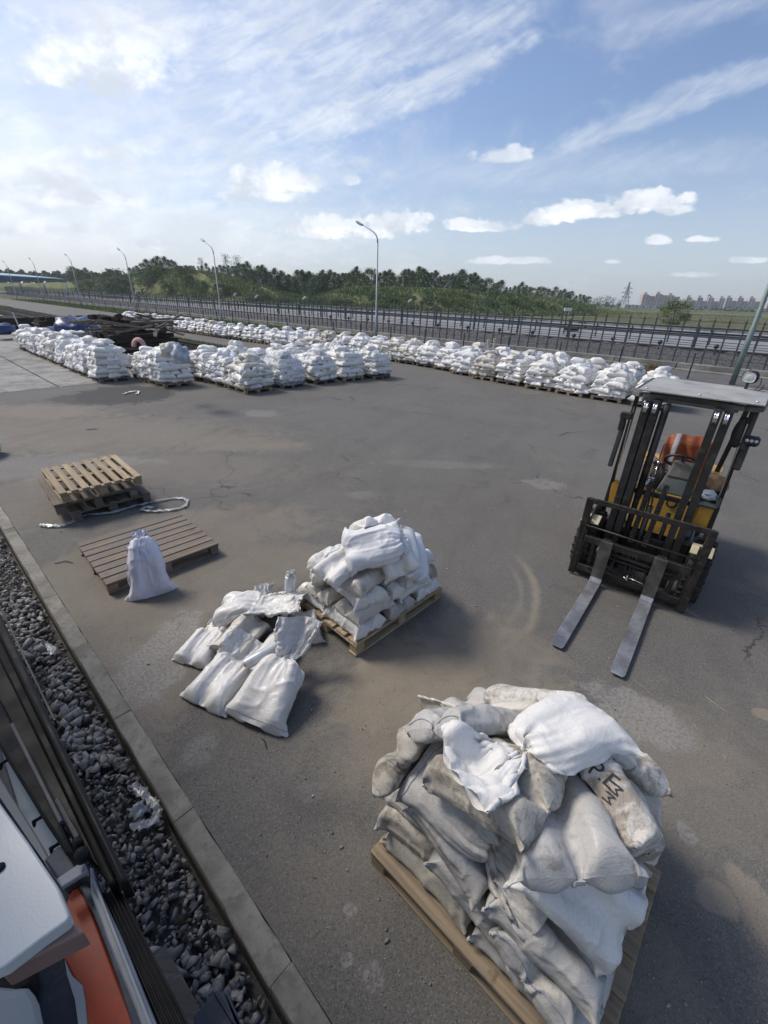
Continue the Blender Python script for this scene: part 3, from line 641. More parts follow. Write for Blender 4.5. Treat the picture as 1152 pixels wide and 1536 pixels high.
def poly_fill(h,pts,z):
    """raise the height field inside a convex polygon (world points)"""
    xs=h.x0+np.arange(h.nx)*h.res; ys=h.y0+np.arange(h.ny)*h.res; XX,YY=np.meshgrid(xs,ys,indexing='ij'); ins=np.ones(XX.shape,bool)
    c=sum((Vector(p) for p in pts),Vector((0,0,0)))/len(pts)
    for a,b in zip(pts,list(pts[1:])+[pts[0]]):
        s=(b.x-a.x)*(YY-a.y)-(b.y-a.y)*(XX-a.x); sc=(b.x-a.x)*(c.y-a.y)-(b.y-a.y)*(c.x-a.x); ins&=(s*sc>=0)
    h.h[ins]=np.maximum(h.h[ins],z)
# ------------------------------------------------------------------ pallets
def wood_material(name,c,grey=.3,dark=1.):
    m,nt,b=new_mat(name); P=nt.node('ShaderNodeTexCoord').outputs['Object']; info=nt.node('ShaderNodeObjectInfo').outputs['Random']
    Pw=nt.vm('ADD',P,nt.comb(nt.m('MULTIPLY',info,31.),nt.m('MULTIPLY',info,17.),nt.m('MULTIPLY',info,5.)))
    g=nt.noise(nt.vm('MULTIPLY',Pw,(1.2,26.,26.)),1.6,6,.6,.4); n=nt.noise(Pw,3.,6,.65,.3)
    col=nt.mix(nt.ramp(g,.35,.68),tuple(x*.62 for x in c),c); gr=sum(c)/3
    col=nt.mix(nt.ramp(n,.35,.7,0,grey),col,(gr*.75,gr*.72,gr*.68)); col=nt.mix(nt.ramp(nt.noise(Pw,8.,5,.7),.58,.72,0,.6),col,(.07,.05,.035))
    f=nt.m('MULTIPLY_ADD',info,.35,.80); col=nt.mix(1.,col,nt.comb(f,f,f),'MULTIPLY')
    nt.put(b.inputs['Base Color'],col); b.inputs['Roughness'].default_value=.8; b.inputs['Specular IOR Level'].default_value=.25
    nt.put(b.inputs['Normal'],nt.bump(g,.5,.004)); return m
M['wood']=wood_material('pallet_wood',(.36,.27,.17),.4); M['wood_light']=wood_material('fresh_pallet_wood',(.50,.38,.23),.35); M['wood_brown']=wood_material('brown_pallet_wood',(.27,.215,.165),.7)
M['wood_old']=wood_material('old_pallet_wood',(.24,.19,.14),.7)
def pallet(loc,yaw,L,Wd,nb,bw,label,group,mat,bottoms=3,seed=0,rot_boards=False,z=0.):
    """L along local x; deck boards run along x, carried by cross boards and blocks"""
    rnd=random.Random(seed); t=empty('pallet',(loc[0],loc[1],z),yaw,label,'pallet',group); t['label']=label
    gap=(Wd-nb*bw)/(nb-1)
    cache={}
    def board(nm,x,y,zc,lx,ly,lz,m=mat):
        mb=MB(); mb.box((0,0,0),(lx+rnd.uniform(-.006,.006),ly,lz),bev=.003); o=mb.build(nm,m,t); o.location=(x+rnd.uniform(-.005,.005),y,zc+rnd.uniform(-.0015,.0015)); o.rotation_euler=(rnd.uniform(-.006,.006),0,rnd.uniform(-.006,.006)); return o
    for k in range(nb): board('deck_board',L/2,bw/2+k*(bw+gap),.133,L,bw,.021)
    for x in (.05,L/2,L-.05): board('cross_board',x,Wd/2,.111,.10,Wd-.004,.020)
    for x in (.05,L/2,L-.05):
        for y in (.055,Wd/2,Wd-.055): board('block',x,y,.0605,.096,.096,.076)
    for y in (.055,Wd/2,Wd-.055): board('bottom_board',L/2,y,.011,L,.096,.021)
    return t
PA0=Vector((-.2004,2.8004,0)); PAY=.8037; PB0=Vector((-2.8111,3.5332,0)); PBY=.8056
pallet(PA0,PAY,1.2,.925,6,.125,'sand-coloured wooden pallet under the loose heap of tied white bags','pallets by the sandbag work area',M['wood_light'],seed=1)
pallet(PB0,PBY,1.2,1.13,8,.125,'single brown empty wooden pallet lying flat with a violet-white bag against it','pallets by the sandbag work area',M['wood_brown'],seed=2)
O1=Vector((0.0,1.25,0)); A1=Vector((.745,-.667,0)); B1=Vector((.667,.745,0)); Y1=math.atan2(-.667,.745)
pallet(O1+A1*-.02,Y1,1.2,1.0,6,.12,'worn wooden pallet nearest the camera, buried under the big dirty bag pile','pallets by the sandbag work area',M['wood'],seed=3)
# ------------------------------------------------------------------ the three heaps, bag by bag
def bagpx(u1,v1,u2,v2,z,W=.42,L=None,**k):
    a=at(u1,v1,z); b=at(u2,v2,z); d=b-a; c=(a+b)/2; return dict(x=c.x,y=c.y,yaw=math.atan2(d.y,d.x),L=L or d.length*1.08,W=W,**k)
def bagloc(O,A,B,yaw0,a,b,yaw,L,W,**k):
    p=O+A*a+B*b; return dict(x=p.x,y=p.y,yaw=yaw0+rad(yaw),L=L,W=W,**k)
H1=Heap(-.9,2.4,-.1,3.2); poly_fill(H1,[O1-A1*.12-B1*.10,O1+A1*1.34-B1*.10,O1+A1*1.34+B1*1.12,O1-A1*.12+B1*1.12],.12); poly_fill(H1,[O1,O1+A1*1.18,O1+A1*1.18+B1*1.0,O1+B1*1.0],.144)
l1=lambda a,b,yaw,L,W,m,lab,**k:(bagloc(O1,A1,B1,Y1,a,b,yaw,L,W,**k),m,lab)
near_bags=[
 l1(.28,.24,0,.60,.42,'dirty','grimy dark sandbag in the bottom layer at the kerb corner of the nearest pile'),
 l1(.84,.24,0,.60,.44,'plain','plain grey sandbag in the bottom layer at the lower front corner of the nearest pile'),
 l1(.30,.72,2,.60,.44,'grey','bottom layer sandbag at the far kerb-side corner of the nearest pile'),
 l1(.84,.74,-4,.60,.44,'grey','bottom layer sandbag on the far right side of the nearest pile'),
 l1(.22,.26,4,.56,.42,'dirty','dark stained sandbag, second from the bottom at the left end of the nearest pile'),
 l1(.52,.19,3,.54,.34,'plain','long smooth grey sandbag leaning over the left pallet edge of the nearest pile'),
 l1(.84,.26,86,.58,.42,'plain','pale sandbag with its stitched end low on the right side of the nearest pile'),
 l1(.62,.66,90,.60,.42,'grey','second layer sandbag in the middle of the nearest pile'),
 l1(.22,.72,90,.56,.42,'dusty','second layer sandbag on the left rear side of the nearest pile'),
 l1(.86,.78,84,.56,.42,'dusty','second layer sandbag at the right rear of the nearest pile'),
 l1(.20,.28,-3,.54,.40,'plain','clean pale grey sandbag, third from the bottom at the left end of the nearest pile'),
 l1(.82,.20,4,.54,.36,'plain','grey sandbag with two dark seams low on the camera side of the nearest pile'),
 l1(.36,.20,-4,.50,.34,'grey','dull grey sandbag low on the kerb side of the nearest pile, third layer'),
 l1(.84,.56,82,.58,.42,'dusty','dusty whitish sandbag along the right edge of the nearest pile'),
 l1(.30,.88,0,.60,.42,'grey','third layer sandbag along the rear of the nearest pile'),
 l1(.30,.40,80,.58,.42,'dusty','fourth layer sandbag in the left half of the nearest pile'),
 l1(.72,.44,85,.58,.42,'plain','fourth layer sandbag in the right half of the nearest pile'),
 l1(.78,.90,0,.60,.42,'dusty','fourth layer sandbag along the right rear of the nearest pile'),
 (bagpx(655,1240,765,1370,.42,.36,.78,tie=.66),'plain','grey sandbag with a crumpled white open mouth folded over the camera side'),
 l1(.86,.26,8,.50,.36,'sheer','small pale sandbag above the seamed grey one at the near corner of the nearest pile'),
 (bagpx(645,1090,605,1245,.58,0.4,0.54),'dirty','grey-brown smudged sandbag hanging over the left shoulder of the nearest pile'),
 (bagpx(790,1210,835,1385,.62,0.48,0.58),'plain','big plain light grey sandbag leaning on the camera side of the nearest pile'),
 (bagpx(700,1000,760,1100,.80,0.4,0.5),'plain','clean pale grey bag at the very back top of the nearest pile'),
 (bagpx(875,1050,948,1205,.76,0.38,0.62),'dusty','long stained white bag curving down the right rear of the nearest pile'),
 (bagpx(765,1000,885,1085,.86,0.42,0.56),'dusty','mud-stained white bag with a crease across it, at the back top of the nearest pile'),
 (bagpx(670,1170,800,1290,.76,0.42,0.54),'dirty','dark grubby three-cornered bag pointing at the camera near the top of the nearest pile'),
 (bagpx(640,1165,745,1095,.86,0.38,0.5),'plain','light woven sandbag with a sharp corner at the upper left of the nearest pile'),
 (bagpx(815,1110,655,1010,.98,.40,.76,tie=.40,mouth=1.2),'cream','crumpled cream bag with its long open mouth pointing away at the top left'),
 (bagpx(862,1170,925,1262,.80,.42,.54),'dusty','dusty sandbag with black cross-shaped lettering on the right of the nearest pile'),
 (bagpx(890,1090,695,1190,1.02,.40,.84,tie=.56,fill=.72,**{'raise':10}),'white','tied white bag with a ruffled mouth crowning the nearest pile'),
]
H2=Heap(-1.6,1.4,2.2,5.); A2=Vector((math.cos(PAY),math.sin(PAY),0)); B2=Vector((-math.sin(PAY),math.cos(PAY),0)); poly_fill(H2,[PA0-A2*.08-B2*.08,PA0+A2*1.28-B2*.08,PA0+A2*1.28+B2*1.0,PA0-A2*.08+B2*1.0],.11); poly_fill(H2,[PA0,PA0+A2*1.2,PA0+A2*1.2+B2*.925,PA0+B2*.925],.144)
pile2='of the middle pile'
l2=lambda a,b,yaw,L,W,m,lab,**k:(bagloc(PA0,A2,B2,PAY,a,b,yaw,L,W,**k),m,lab+' '+pile2)
mid_bags=[
 l2(.20,.25,90,.52,.40,'white','white bag with a blue seam, lowest at the near corner'),
 l2(.60,.23,90,.50,.38,'plain','bottom layer bag in the middle of the right side'),
 l2(1.0,.24,90,.50,.38,'white','bottom layer bag at the far right corner'),
 l2(.20,.70,90,.50,.38,'white','upright-seamed bag low on the left side'),
 l2(.62,.70,90,.50,.38,'grey','bottom layer bag at the back left'),
 l2(1.0,.70,90,.50,.38,'grey','bottom layer bag at the very back'),
 l2(.28,.20,0,.50,.36,'cream','small cream bag bulging at the near corner, second layer'),
 l2(.80,.20,0,.50,.38,'white','second layer white bag on the right side'),
 l2(.24,.60,0,.50,.38,'cream','round cream bag hanging over the left edge, second layer'),
 l2(.75,.58,0,.52,.38,'grey','second layer bag inside the core'),
 l2(1.05,.28,70,.46,.36,'dusty','pinkish-brown soiled bag at the far right, second layer'),
 l2(.72,.80,0,.52,.36,'white','second layer bag along the back'),
 l2(.28,.30,80,.54,.38,'white','white bag with folds facing the camera, third layer'),
 l2(.66,.24,85,.50,.38,'white','third layer bag on the right side with a long seam'),
 l2(.24,.68,60,.50,.36,'cream','creased cream bag on the left shoulder, third layer'),
 l2(.68,.64,90,.50,.38,'grey','third layer bag inside the core'),
 l2(1.0,.5,80,.50,.38,'cool','third layer bag at the far end'),
 l2(.34,.30,10,.54,.40,'cream','wide cream bag under the big round white one, fourth layer'),
 l2(.92,.26,5,.50,.38,'cool','bluish bag drooping over the right side, fourth layer'),
 l2(.32,.68,20,.48,.36,'white','small white bag poking out on the left, fourth layer'),
 l2(.80,.62,0,.50,.40,'white','fourth layer bag at the back'),
 l2(.66,.30,60,.46,.36,'cream','yellowish cream bag between the top bags'),
 (bagpx(475,850,545,815,.78,.36,.48),'white','white bag with a frayed corner at the upper left '+pile2),
 (bagpx(590,775,645,850,.84,.38,.56),'cool','smooth bluish white bag at the upper right '+pile2),
 (bagpx(555,790,505,790,.92,.36,.62,tie=.62),'cool','white bag with a crumpled mouth pointing left on top '+pile2),
 (bagpx(620,830,565,780,.94,.38,.54),'white','plump white bag at the top right '+pile2),
 (bagpx(520,838,612,838,.74,.42,.62,tie=.78,fill=.8),'cool','big round tied white bag on the camera side near the top '+pile2),
 (bagpx(575,790,545,770,1.0,.34,.40),'white','topmost small white bag '+pile2),
]
H3=Heap(-3.2,.4,1.5,4.8); PBX=Vector((math.cos(PBY),math.sin(PBY),0)); PBW=Vector((-math.sin(PBY),math.cos(PBY),0)); poly_fill(H3,[PB0,PB0+PBX*1.2,PB0+PBX*1.2+PBW*1.13,PB0+PBW*1.13],.144)
gl='in the loose group'
ground_bags=[
 (bagpx(455,900,460,965,.12,.34,.46,thick=1.2),'sheer','small half-hidden white bag nearest the pallet '+gl),
 (bagpx(400,905,394,872,.16,.22,.44,tie=.5,**{'raise':50}),'sheer','thin upright white bag end sticking out at the rear '+gl),
 (bagpx(365,915,352,955,.08,.36,.46,thick=1.2),'cream','pale beige filled bag at the back '+gl),
 (bagpx(292,985,334,938,.05,.36,.58,tie=.56,open=True,k=.04,**{'raise':16}),'white','white bag with a long limp mouth at the left '+gl),
 (bagpx(405,990,432,940,.10,.36,.52,tie=.7),'white','white bag with pleats beside the cardboard-cored film roll '+gl),
 (bagpx(335,980,390,930,.14,.34,.52,thick=1.2),'cream','wrinkled cream bag in the middle '+gl),
 (bagpx(440,955,365,885,.18,.44,.84,tie=.42,open=True,k=.03,**{'raise':10}),'sheer','large mostly empty sheer white bag draped over the others '+gl),
 (bagpx(308,1044,382,972,.08,.42,.72,tie=.56,open=True,k=.04,**{'raise':14}),'sheer','front left bag with a pointed corner and a slack drape '+gl),
 (bagpx(402,1046,452,985,.08,.48,.90,tie=.56,neck=3,mouth=.75,stand=22,**{'raise':48}),'sheer','front right bag with a long twisted mouth standing up '+gl),
 (bagpx(228,893,226,830,.0,.44,.78,tie=.80,fill=.62,mouth=.6,taper=.42,stand=60),'violet','violet-white sack with its mouth on the lone brown pallet'),
]
REST={}
def rest_shapes():
    """fill a few sacks on a flat floor once; every sack of the heaps starts from one of these"""
    kinds=[(2.,.62,0),(2.,.70,0),(2.,.78,0),(2.,.66,0),(2.,.74,0),(.8,.68,0),(.56,.72,0),(.42,.75,0),(.56,.70,1),(.42,.70,1),(.56,.85,3)]
    hs=[Heap(-.9,.9,-.6,.6,.03) for _ in kinds]; sp=[dict(x=0,y=0,L=.56 if t>1 else .56/t*.95,W=.42,fill=f,tie=t,open=(o==1),neck=float(max(1,o))) for t,f,o in kinds]
    X=simulate(sp,hs,nu=44,nc=60,steps=95,iters=5,seed=3)
    for q_,s_,x in zip(kinds,sp,X): REST[q_]=(x-np.array([0,0,x[...,2].min()]),s_['L'])
def rest_for(sp,i):
    t=sp.get('tie',2.); o=1 if sp.get('open') else (3 if sp.get('neck',1)>1 else 0)
    if t>1: c=[q_ for q_ in REST if q_[0]>1]; key=c[i%len(c)]
    else: c=[q_ for q_ in REST if q_[0]<1 and q_[2]==o]; key=min(c,key=lambda q_:abs(q_[0]-t)); sp['tie']=key[0]
    x,L0_=REST[key]; sL,sW=sp['L']/L0_,sp['W']/.42; y=x*np.array([sL,sW,sp.get('thick',min(sL,sW,1.1))]); 
    return y
def run_heaps():
    rest_shapes()
    lists=[(near_bags,H1),(mid_bags,H2),(ground_bags,H3)]; n=max(len(l[0]) for l in lists); sd=0
    groups=['sandbags of the nearest pile','sandbags of the middle pile','loose sandbags on the asphalt']
    for i in range(n):
        act=[(l[i],h,groups[g],g) for g,(l,h) in enumerate(lists) if i<len(l)]
        for s,_,_,_ in act: s[0].setdefault('fill',.68 if 'L' not in s[0] or s[0].get('px') else .76)
        R_=np.stack([rest_for(a[0][0],i*3+q_) for q_,a in enumerate(act)]); X=simulate([a[0][0] for a in act],[a[1] for a in act],nu=44,nc=60,steps=46,iters=3,seed=i,rest=R_)
        for k,(s,h,g,gi) in enumerate(act):
            sp,mt,lab=s; sd+=1
            Y=X[k]
            if '—' in lab: pass
            hid=('core' in lab or 'hidden' in lab or 'inside' in lab or 'bottom layer' in lab)
            o=make_sack(Y,sp,sd*13+5,lab,g,mt,up=1 if hid else 2)
            s[0]['obj']=o; s[0]['X']=bend(Y,sp); s[0]['seed']=sd*13+5
run_heaps()
def surf(Y,u,v):
    nu,nc=Y.shape[:2]; a=u*(nu-1); b=(v*.5)*nc; i=int(a); j=int(b); fa=a-i; fb=b-j; g=lambda x,y: Vector(Y[min(x,nu-1),y%nc].tolist())
    p=(g(i,j)*(1-fa)+g(i+1,j)*fa)*(1-fb)+(g(i,j+1)*(1-fa)+g(i+1,j+1)*fa)*fb; n=(g(i+1,j)-g(i,j)).cross(g(i,j+1)-g(i,j)).normalized(); return p,n
def print_on(spec,words,mat,seed):
    o=spec['obj']; L,Wd=spec['L'],spec['W']; Y,uu,cc=refine(spec['X'],L,Wd,2.,seed,2); c=np.array(o.location); ctr=Vector(Y.reshape(-1,3).mean(0).tolist()); best=(-9,.5)
    for v_ in np.linspace(0,2,41)[:-1]:      # the side of the sack that faces up and out
        p,n=surf(Y,.5,v_); n=n if n.dot(p-ctr)>0 else -n; sc_=n.dot((Vector((0,0,CAMH))-p).normalized()); best=max(best,(sc_,float(v_)))
    dv=best[1]-.5
    for (txt,u0,v0,size,ang) in words:
        cu=bpy.data.curves.new('print','FONT'); cu.body=txt; cu.size=size; cu.extrude=0; t=bpy.data.objects.new('tmp',cu); COL.objects.link(t); dg=bpy.context.evaluated_depsgraph_get(); me=bpy.data.meshes.new_from_object(t.evaluated_get(dg)); bpy.data.objects.remove(t)
        bm=bmesh.new(); bm.from_mesh(me); bmesh.ops.triangulate(bm,faces=bm.faces[:]); 
        for _ in range(6):
            lg=[e for e in bm.edges if e.calc_length()>.009]
            if not lg: break
            bmesh.ops.subdivide_edges(bm,edges=lg,cuts=1,use_grid_fill=False); bmesh.ops.triangulate(bm,faces=bm.faces[:])
        ca,sa=math.cos(ang),math.sin(ang)
        for v in bm.verts:
            x,y=v.co.x*ca-v.co.y*sa,v.co.x*sa+v.co.y*ca; u=min(.97,max(.03,u0+x/L)); w=(v0+dv+y/Wd)%2.; p,n=surf(Y,u,w)
            if n.dot(p-ctr)<0: n=-n
            v.co=p-Vector(c)+n*.0045
        bm.to_mesh(me); bm.free(); q_=link_mesh('lettering',me,mat,o)
M['print']=simple('black_print',(.03,.03,.032),.7,0,.3,20,.0)
for s_,seed in [(b,i) for i,b in enumerate(near_bags)]:
    if 'cross-shaped' in s_[2]:
        print_on(s_[0],[('P.E',.42,.34,.085,.35),('E',.40,.62,.085,.35),('MM',.56,.50,.055,-1.2),('M',.30,.55,.055,-1.2)],M['print'],s_[0]['seed'])
print('HEAP',H1.h.max(),H2.h.max(),H3.h.max())
print('T heaps',round(time.time()-T_START,1))
# ------------------------------------------------------------------ forklift
M['fk_black']=simple('forklift_black_paint',(.022,.021,.020),.48,.0,.5,5,.25,70,dirt=(.12,.10,.08,.35))
M['fk_frame']=simple('forklift_worn_black_steel',(.032,.029,.025),.5,.25,.5,7,.4,50,dirt=(.13,.105,.075,.55))
M['fk_steel']=simple('fork_blade_steel',(.34,.35,.37),.38,.55,.35,6,.12,60,dirt=(.16,.12,.09,.25))
M['fk_shank']=simple('fork_shank_worn_paint',(.16,.15,.135),.45,.5,.5,6,.25,60,dirt=(.16,.125,.09,.5))
M['fk_bright']=simple('bright_worn_steel',(.75,.75,.75),.25,.9,.1,20,.1,80)
M['fk_yellow']=simple('forklift_yellow_paint',(.56,.31,.045),.45,.0,.18,4,.1,60,dirt=(.16,.11,.06,.5),coat=.2)
M['fk_cream']=simple('forklift_cream_edge',(.55,.49,.32),.5,.0,.2,6,.1,60,dirt=(.2,.16,.1,.4))
M['fk_grey']=simple('forklift_dash_grey',(.085,.10,.095),.6,.0,.2,5,.2,90,dirt=(.18,.16,.13,.45))
M['fk_dusty']=simple('dusty_roof_sheet',(.36,.36,.34),.75,.0,.18,3,.2,60,dirt=(.16,.15,.13,.5))
M['fk_greyframe']=simple('dusty_guard_frame',(.11,.108,.10),.7,.0,.35,4,.2,60,dirt=(.26,.24,.21,.6))
M['rubber']=simple('tyre_rubber',(.022,.021,.020),.85,.0,.4,9,.5,60,dirt=(.10,.085,.065,.6))
M['seat']=simple('seat_vinyl',(.02,.02,.022),.5,.0,.3,8,.3,60)
M['glass_lens']=simple('lamp_lens',(.55,.57,.56),.12,.0,.12,30,.6,40,spec=.8)
M['chrome']=simple('polished_roller',(.8,.8,.8),.14,1.,.15,9,.05,60)
M['cloth_brown']=simple('brown_work_cloth',(.30,.20,.11),.85,.0,.4,8,.8,25)
M['bag_blue']=simple('crumpled_bluish_film',(.42,.47,.56),.35,.0,.35,9,.9,20)
FKO=Vector((2.66,3.90,0)); FKF=Vector((-.61,-.792,0)).normalized(); fk=empty('forklift',FKO,math.atan2(FKF.y,FKF.x)-PI/2)
# local axes: +y = the way the forks point, +x = right of the picture is local -x
tag(fk,'yellow and black forklift truck with lowered forks and a dusty roof sheet','forklift')
def q(x,y,z): return Vector((-x,y,z))      # measured coordinates (x to the picture's right) -> local
def fbox(name,mat,x0,x1,y0,y1,z0,z1,bev=.006,parent=None):
    mb=MB(); mb.box(q((x0+x1)/2,(y0+y1)/2,(z0+z1)/2),(abs(x1-x0),abs(y1-y0),abs(z1-z0)),bev=bev); return mb.build(name,mat,parent or fk)
# forks
for xc in (-.265,.25):
    mb=MB(); w=.12; y0,y1=.035,.075
    prof=[(y0,.56),(y1,.56),(y1,.10),(.10,.062),(.16,.052),(1.10,.044),(1.33,.038),(1.36,.034),(1.36,.028),(1.33,.024),(1.0,.018),(.14,.008),(.06,.02),(y0,.07)]
    hw=[w/2]*len(prof)
    # tapering tip: two outlines joined
    def sect(x,tip): return [q(x if not(tip and p[0]>1.2) else x*1.0,p[0],p[1]) for p in prof]
    A=[mb.bm.verts.new(v) for v in sect(xc-w/2,0)]; B=[mb.bm.verts.new(v) for v in sect(xc+w/2,0)]
    for k,(p) in enumerate(prof):
        if p[0]>1.34:
            A[k].co.x-=.014; B[k].co.x+=.014
    n=len(prof)
    for k in range(n): mb.bm.faces.new((A[k],B[k],B[(k+1)%n],A[(k+1)%n]))
    mb.bm.faces.new(A); mb.bm.faces.new(list(reversed(B)))
    bmesh.ops.recalc_face_normals(mb.bm,faces=mb.bm.faces[:]); mb.bm.faces.ensure_lookup_table()
    o=mb.build('fork',M['fk_steel'],fk,bevel=.004)
    o.data.materials.append(M['fk_shank'])
    for p in o.data.polygons:
        if p.center.z>.085 or (p.center.y<.085): p.material_index=1
    h=MB(); h.beam(q(xc-w/2+.004,.112,.0655),q(xc+w/2-.004,.112,.0655),.030,.006,bev=.001); h.build('worn_heel',M['fk_bright'],o)
    c=MB(); c.box(q(xc,.02,.545),(.09,.06,.05),bev=.006); c.build('fork_hook',M['fk_frame'],o)
# carriage and load backrest
mb=MB()
for s,x in ((-1,-.545),(1,.56)):
    mb.box(q(x,.0,.50),(.075,.03,.96),bev=.008); mb.box(q(x-s*.045,-.03,.40),(.018,.075,.72),bev=.004)
mb.build('backrest_side_plate',M['fk_frame'],fk)
mb=MB(); mb.beam(q(-.56,.0,.955),q(.575,.0,.955),.022,.062,bev=.006); mb.build('backrest_top_bar',M['fk_frame'],fk)
mb=MB(); mb.tube([q(-.53,.01,.66),q(0,.016,.650),(q(.54,.01,.645))],.011); mb.build('backrest_middle_rod',M['fk_frame'],fk)
fbox('carriage_bar',M['fk_frame'],-.50,.52,-.03,.02,.46,.54); fbox('carriage_bar',M['fk_frame'],-.50,.52,-.035,.015,.09,.17)
fbox('carriage_sill',M['fk_frame'],-.53,.55,-.10,-.045,.02,.10)
mb=MB()
for x in (-.40,.40): mb.box(q(x,-.045,.31),(.045,.03,.32),bev=.004)
for x in (-.16,.16): mb.box(q(x,-.06,.31),(.02,.07,.34),bev=.004)
mb.build('carriage_rib',M['fk_frame'],fk)
mb=MB(); mb.tube([q(-.30,-.02,.40),q(.40,-.02,.385)],.022,10); mb.tube([q(-.30,-.03,.34),q(.38,-.03,.325)],.016,8); mb.build('side_shift_cylinder',M['fk_black'],fk)
mb=MB()
for x,dy in ((-.04,0),(.0,.01),(.04,-.005)):
    mb.tube([q(x,-.06,.42),q(x+.01,-.02+dy,.30),q(x+.02,0,.22),q(x-.01,-.04,.15)],.009,6)
mb.tube([q(-.22,-.01,.24),q(-.05,.01,.19),q(.02,.012,.16)],.006,6); mb.tube([q(.22,-.01,.20),q(.1,.01,.22),q(.02,.012,.19)],.006,6); mb.build('hydraulic_hose',M['rubber'],fk)
mb=MB(); mb.tube([q(-.02,.02,.20),q(.03,.02,.17)],.010,6); mb.tube([q(.01,.02,.23),q(.02,.02,.19)],.008,6); mb.tube([q(.03,.015,.205),q(.16,.01,.19),q(.24,.0,.16)],.005,6); mb.build('hose_fitting',M['fk_bright'],fk)
# mast
def channel(x0,x1,y0,y1,z0,z1,t=.014):
    mb=MB(); mb.box(q((x0+x1)/2,y0+t/2,(z0+z1)/2),(x1-x0,t,z1-z0),bev=.003); mb.box(q((x0+x1)/2,y1-t/2,(z0+z1)/2),(x1-x0,t,z1-z0),bev=.003)
    mb.box(q((x0+x1)/2,(y0+y1)/2,(z0+z1)/2),(t,abs(y1-y0)-.002,z1-z0-.004)); return mb
for s in (-1,1):
    off=.015 if s>0 else 0
    o=channel(*sorted((s*.285+off,s*.355+off)),-.36,-.22,.09,2.0).build('mast_outer_rail',M['fk_black'],fk)
    channel(*sorted((s*.205+off,s*.272+off)),-.335,-.215,.14,2.03).build('mast_inner_rail',M['fk_black'],fk)
    for dx in (.315,.237):
        mb=MB(); mb.lathe([(.0,-.016),(.062,-.016),(.062,-.010),(.054,-.006),(.054,.006),(.062,.010),(.062,.016),(.0,.016)],24,'x',q(s*dx+off,-.21,1.955)); mb.build('chain_pulley',M['chrome'],fk)
mb=MB(); mb.tube([q(-.155,-.29,.12),q(-.155,-.29,2.0)],.030,14); mb.tube([q(-.155,-.29,1.0),q(-.155,-.29,1.95)],.034,14); mb.build('lift_cylinder',M['fk_black'],fk)
mb=MB(); mb.tube([q(.165,-.34,.12),q(.165,-.34,.9)],.022,12); mb.tube([q(-.015,-.29,.15),q(-.015,-.29,.95)],.028,14); mb.build('lift_cylinder',M['fk_black'],fk)
# mast cross heads: the upper one bows back in an arc
mb=MB(); pts=[]
for k in range(13):
    a=k/12; x=-.36+.74*a; pts.append(q(x,-.33-.07*math.sin(PI*a)**.5,2.015))
for a,b in zip(pts,pts[1:]): mb.beam(a,b,.07,.035)
mb.build('mast_crosshead',M['fk_greyframe'],fk)
fbox('mast_cross_tie',M['fk_black'],-.36,.38,-.40,-.355,.12,.24); fbox('mast_cross_tie',M['fk_black'],-.36,.38,-.40,-.365,1.02,1.07)
fbox('mast_cross_tie',M['fk_black'],-.20,.21,-.33,-.30,.50,.58)
# twin link chains
for x in (-.085,.055):
    mb=MB(); z=.50
    while z<1.20:
        mb.box(q(x+ (z-.5)*.02,-.255-(z-.5)*.03,z),(.052,.030,.020),bev=.003); mb.box(q(x+(z-.5)*.02,-.255-(z-.5)*.03,z+.0145),(.030,.022,.008)); z+=.029
    mb.build('lift_chain',M['rubber'],fk)
mb=MB(); 
for x in (-.03,.0): mb.tube([q(x,-.27,.5),q(x-.01,-.28,1.0),q(x-.05,-.32,1.22)],.009,6)
mb.build('mast_hose',M['rubber'],fk)
# body
fbox('body',M['fk_black'],-.44,.46,-1.95,-.62,.18,.50,.02)
mb=MB(); mb.prism([q(-.20,-.60,.52),q(.36,-.60,.52),q(.36,-.70,.98),q(-.20,-.70,.98)],0,direction=(0,-.05,0)); cowl=mb.build('front_cowl',M['fk_yellow'],fk,bevel=.01)
mb=MB(); mb.lathe([(0,0),(.055,0),(.055,.012),(.044,.012),(.042,.006),(0,.006)],28,'y',(0,0,0)); ring=mb.build('emblem_ring',M['fk_black'],cowl); ring.location=q(.15,-.668,.90); ring.rotation_euler=(rad(12),0,0)
mb=MB(); mb.lathe([(0,0),(.034,0),(.034,.013),(.028,.013),(.026,.010),(0,.010)],24,'y',(0,0,0))
for dz in (-.012,0,.012): mb.box((0,.014,dz),(.036,.005,.006))
o=mb.build('emblem',M['fk_yellow'],cowl); o.location=q(.15,-.662,.90); o.rotation_euler=(rad(12),0,0)
for x,z in ((-.42,.84),(.46,.80)): mb=MB(); mb.box(q(x,-.73,z),(.14,.05,.30),bev=.01); mb.build('side_cowl',M['fk_yellow'],fk)
mb=MB(); mb.box(q(-.22,-.715,.80),(.012,.10,.5),bev=.003); mb.box(q(-.27,-.705,.80),(.008,.05,.5),bev=.002); mb.build('cowl_edge',M['fk_cream'],fk)
mb=MB(); mb.prism([q(-.04,-.70,.985),q(.30,-.70,.985),q(.26,-.80,1.15),q(.0,-.80,1.15)],0,direction=(0,-.14,0)); mb.build('dash_lower',M['fk_grey'],fk,bevel=.012)
mb=MB(); mb.prism([q(.0,-.78,1.15),q(.25,-.78,1.15),q(.23,-.86,1.31),q(.03,-.86,1.31)],0,direction=(0,-.10,0)); mb.build('dash_panel',M['fk_greyframe'],fk,bevel=.02)
fbox('floor_plate',M['fk_grey'],-.40,.42,-1.10,-.76,.50,.53)
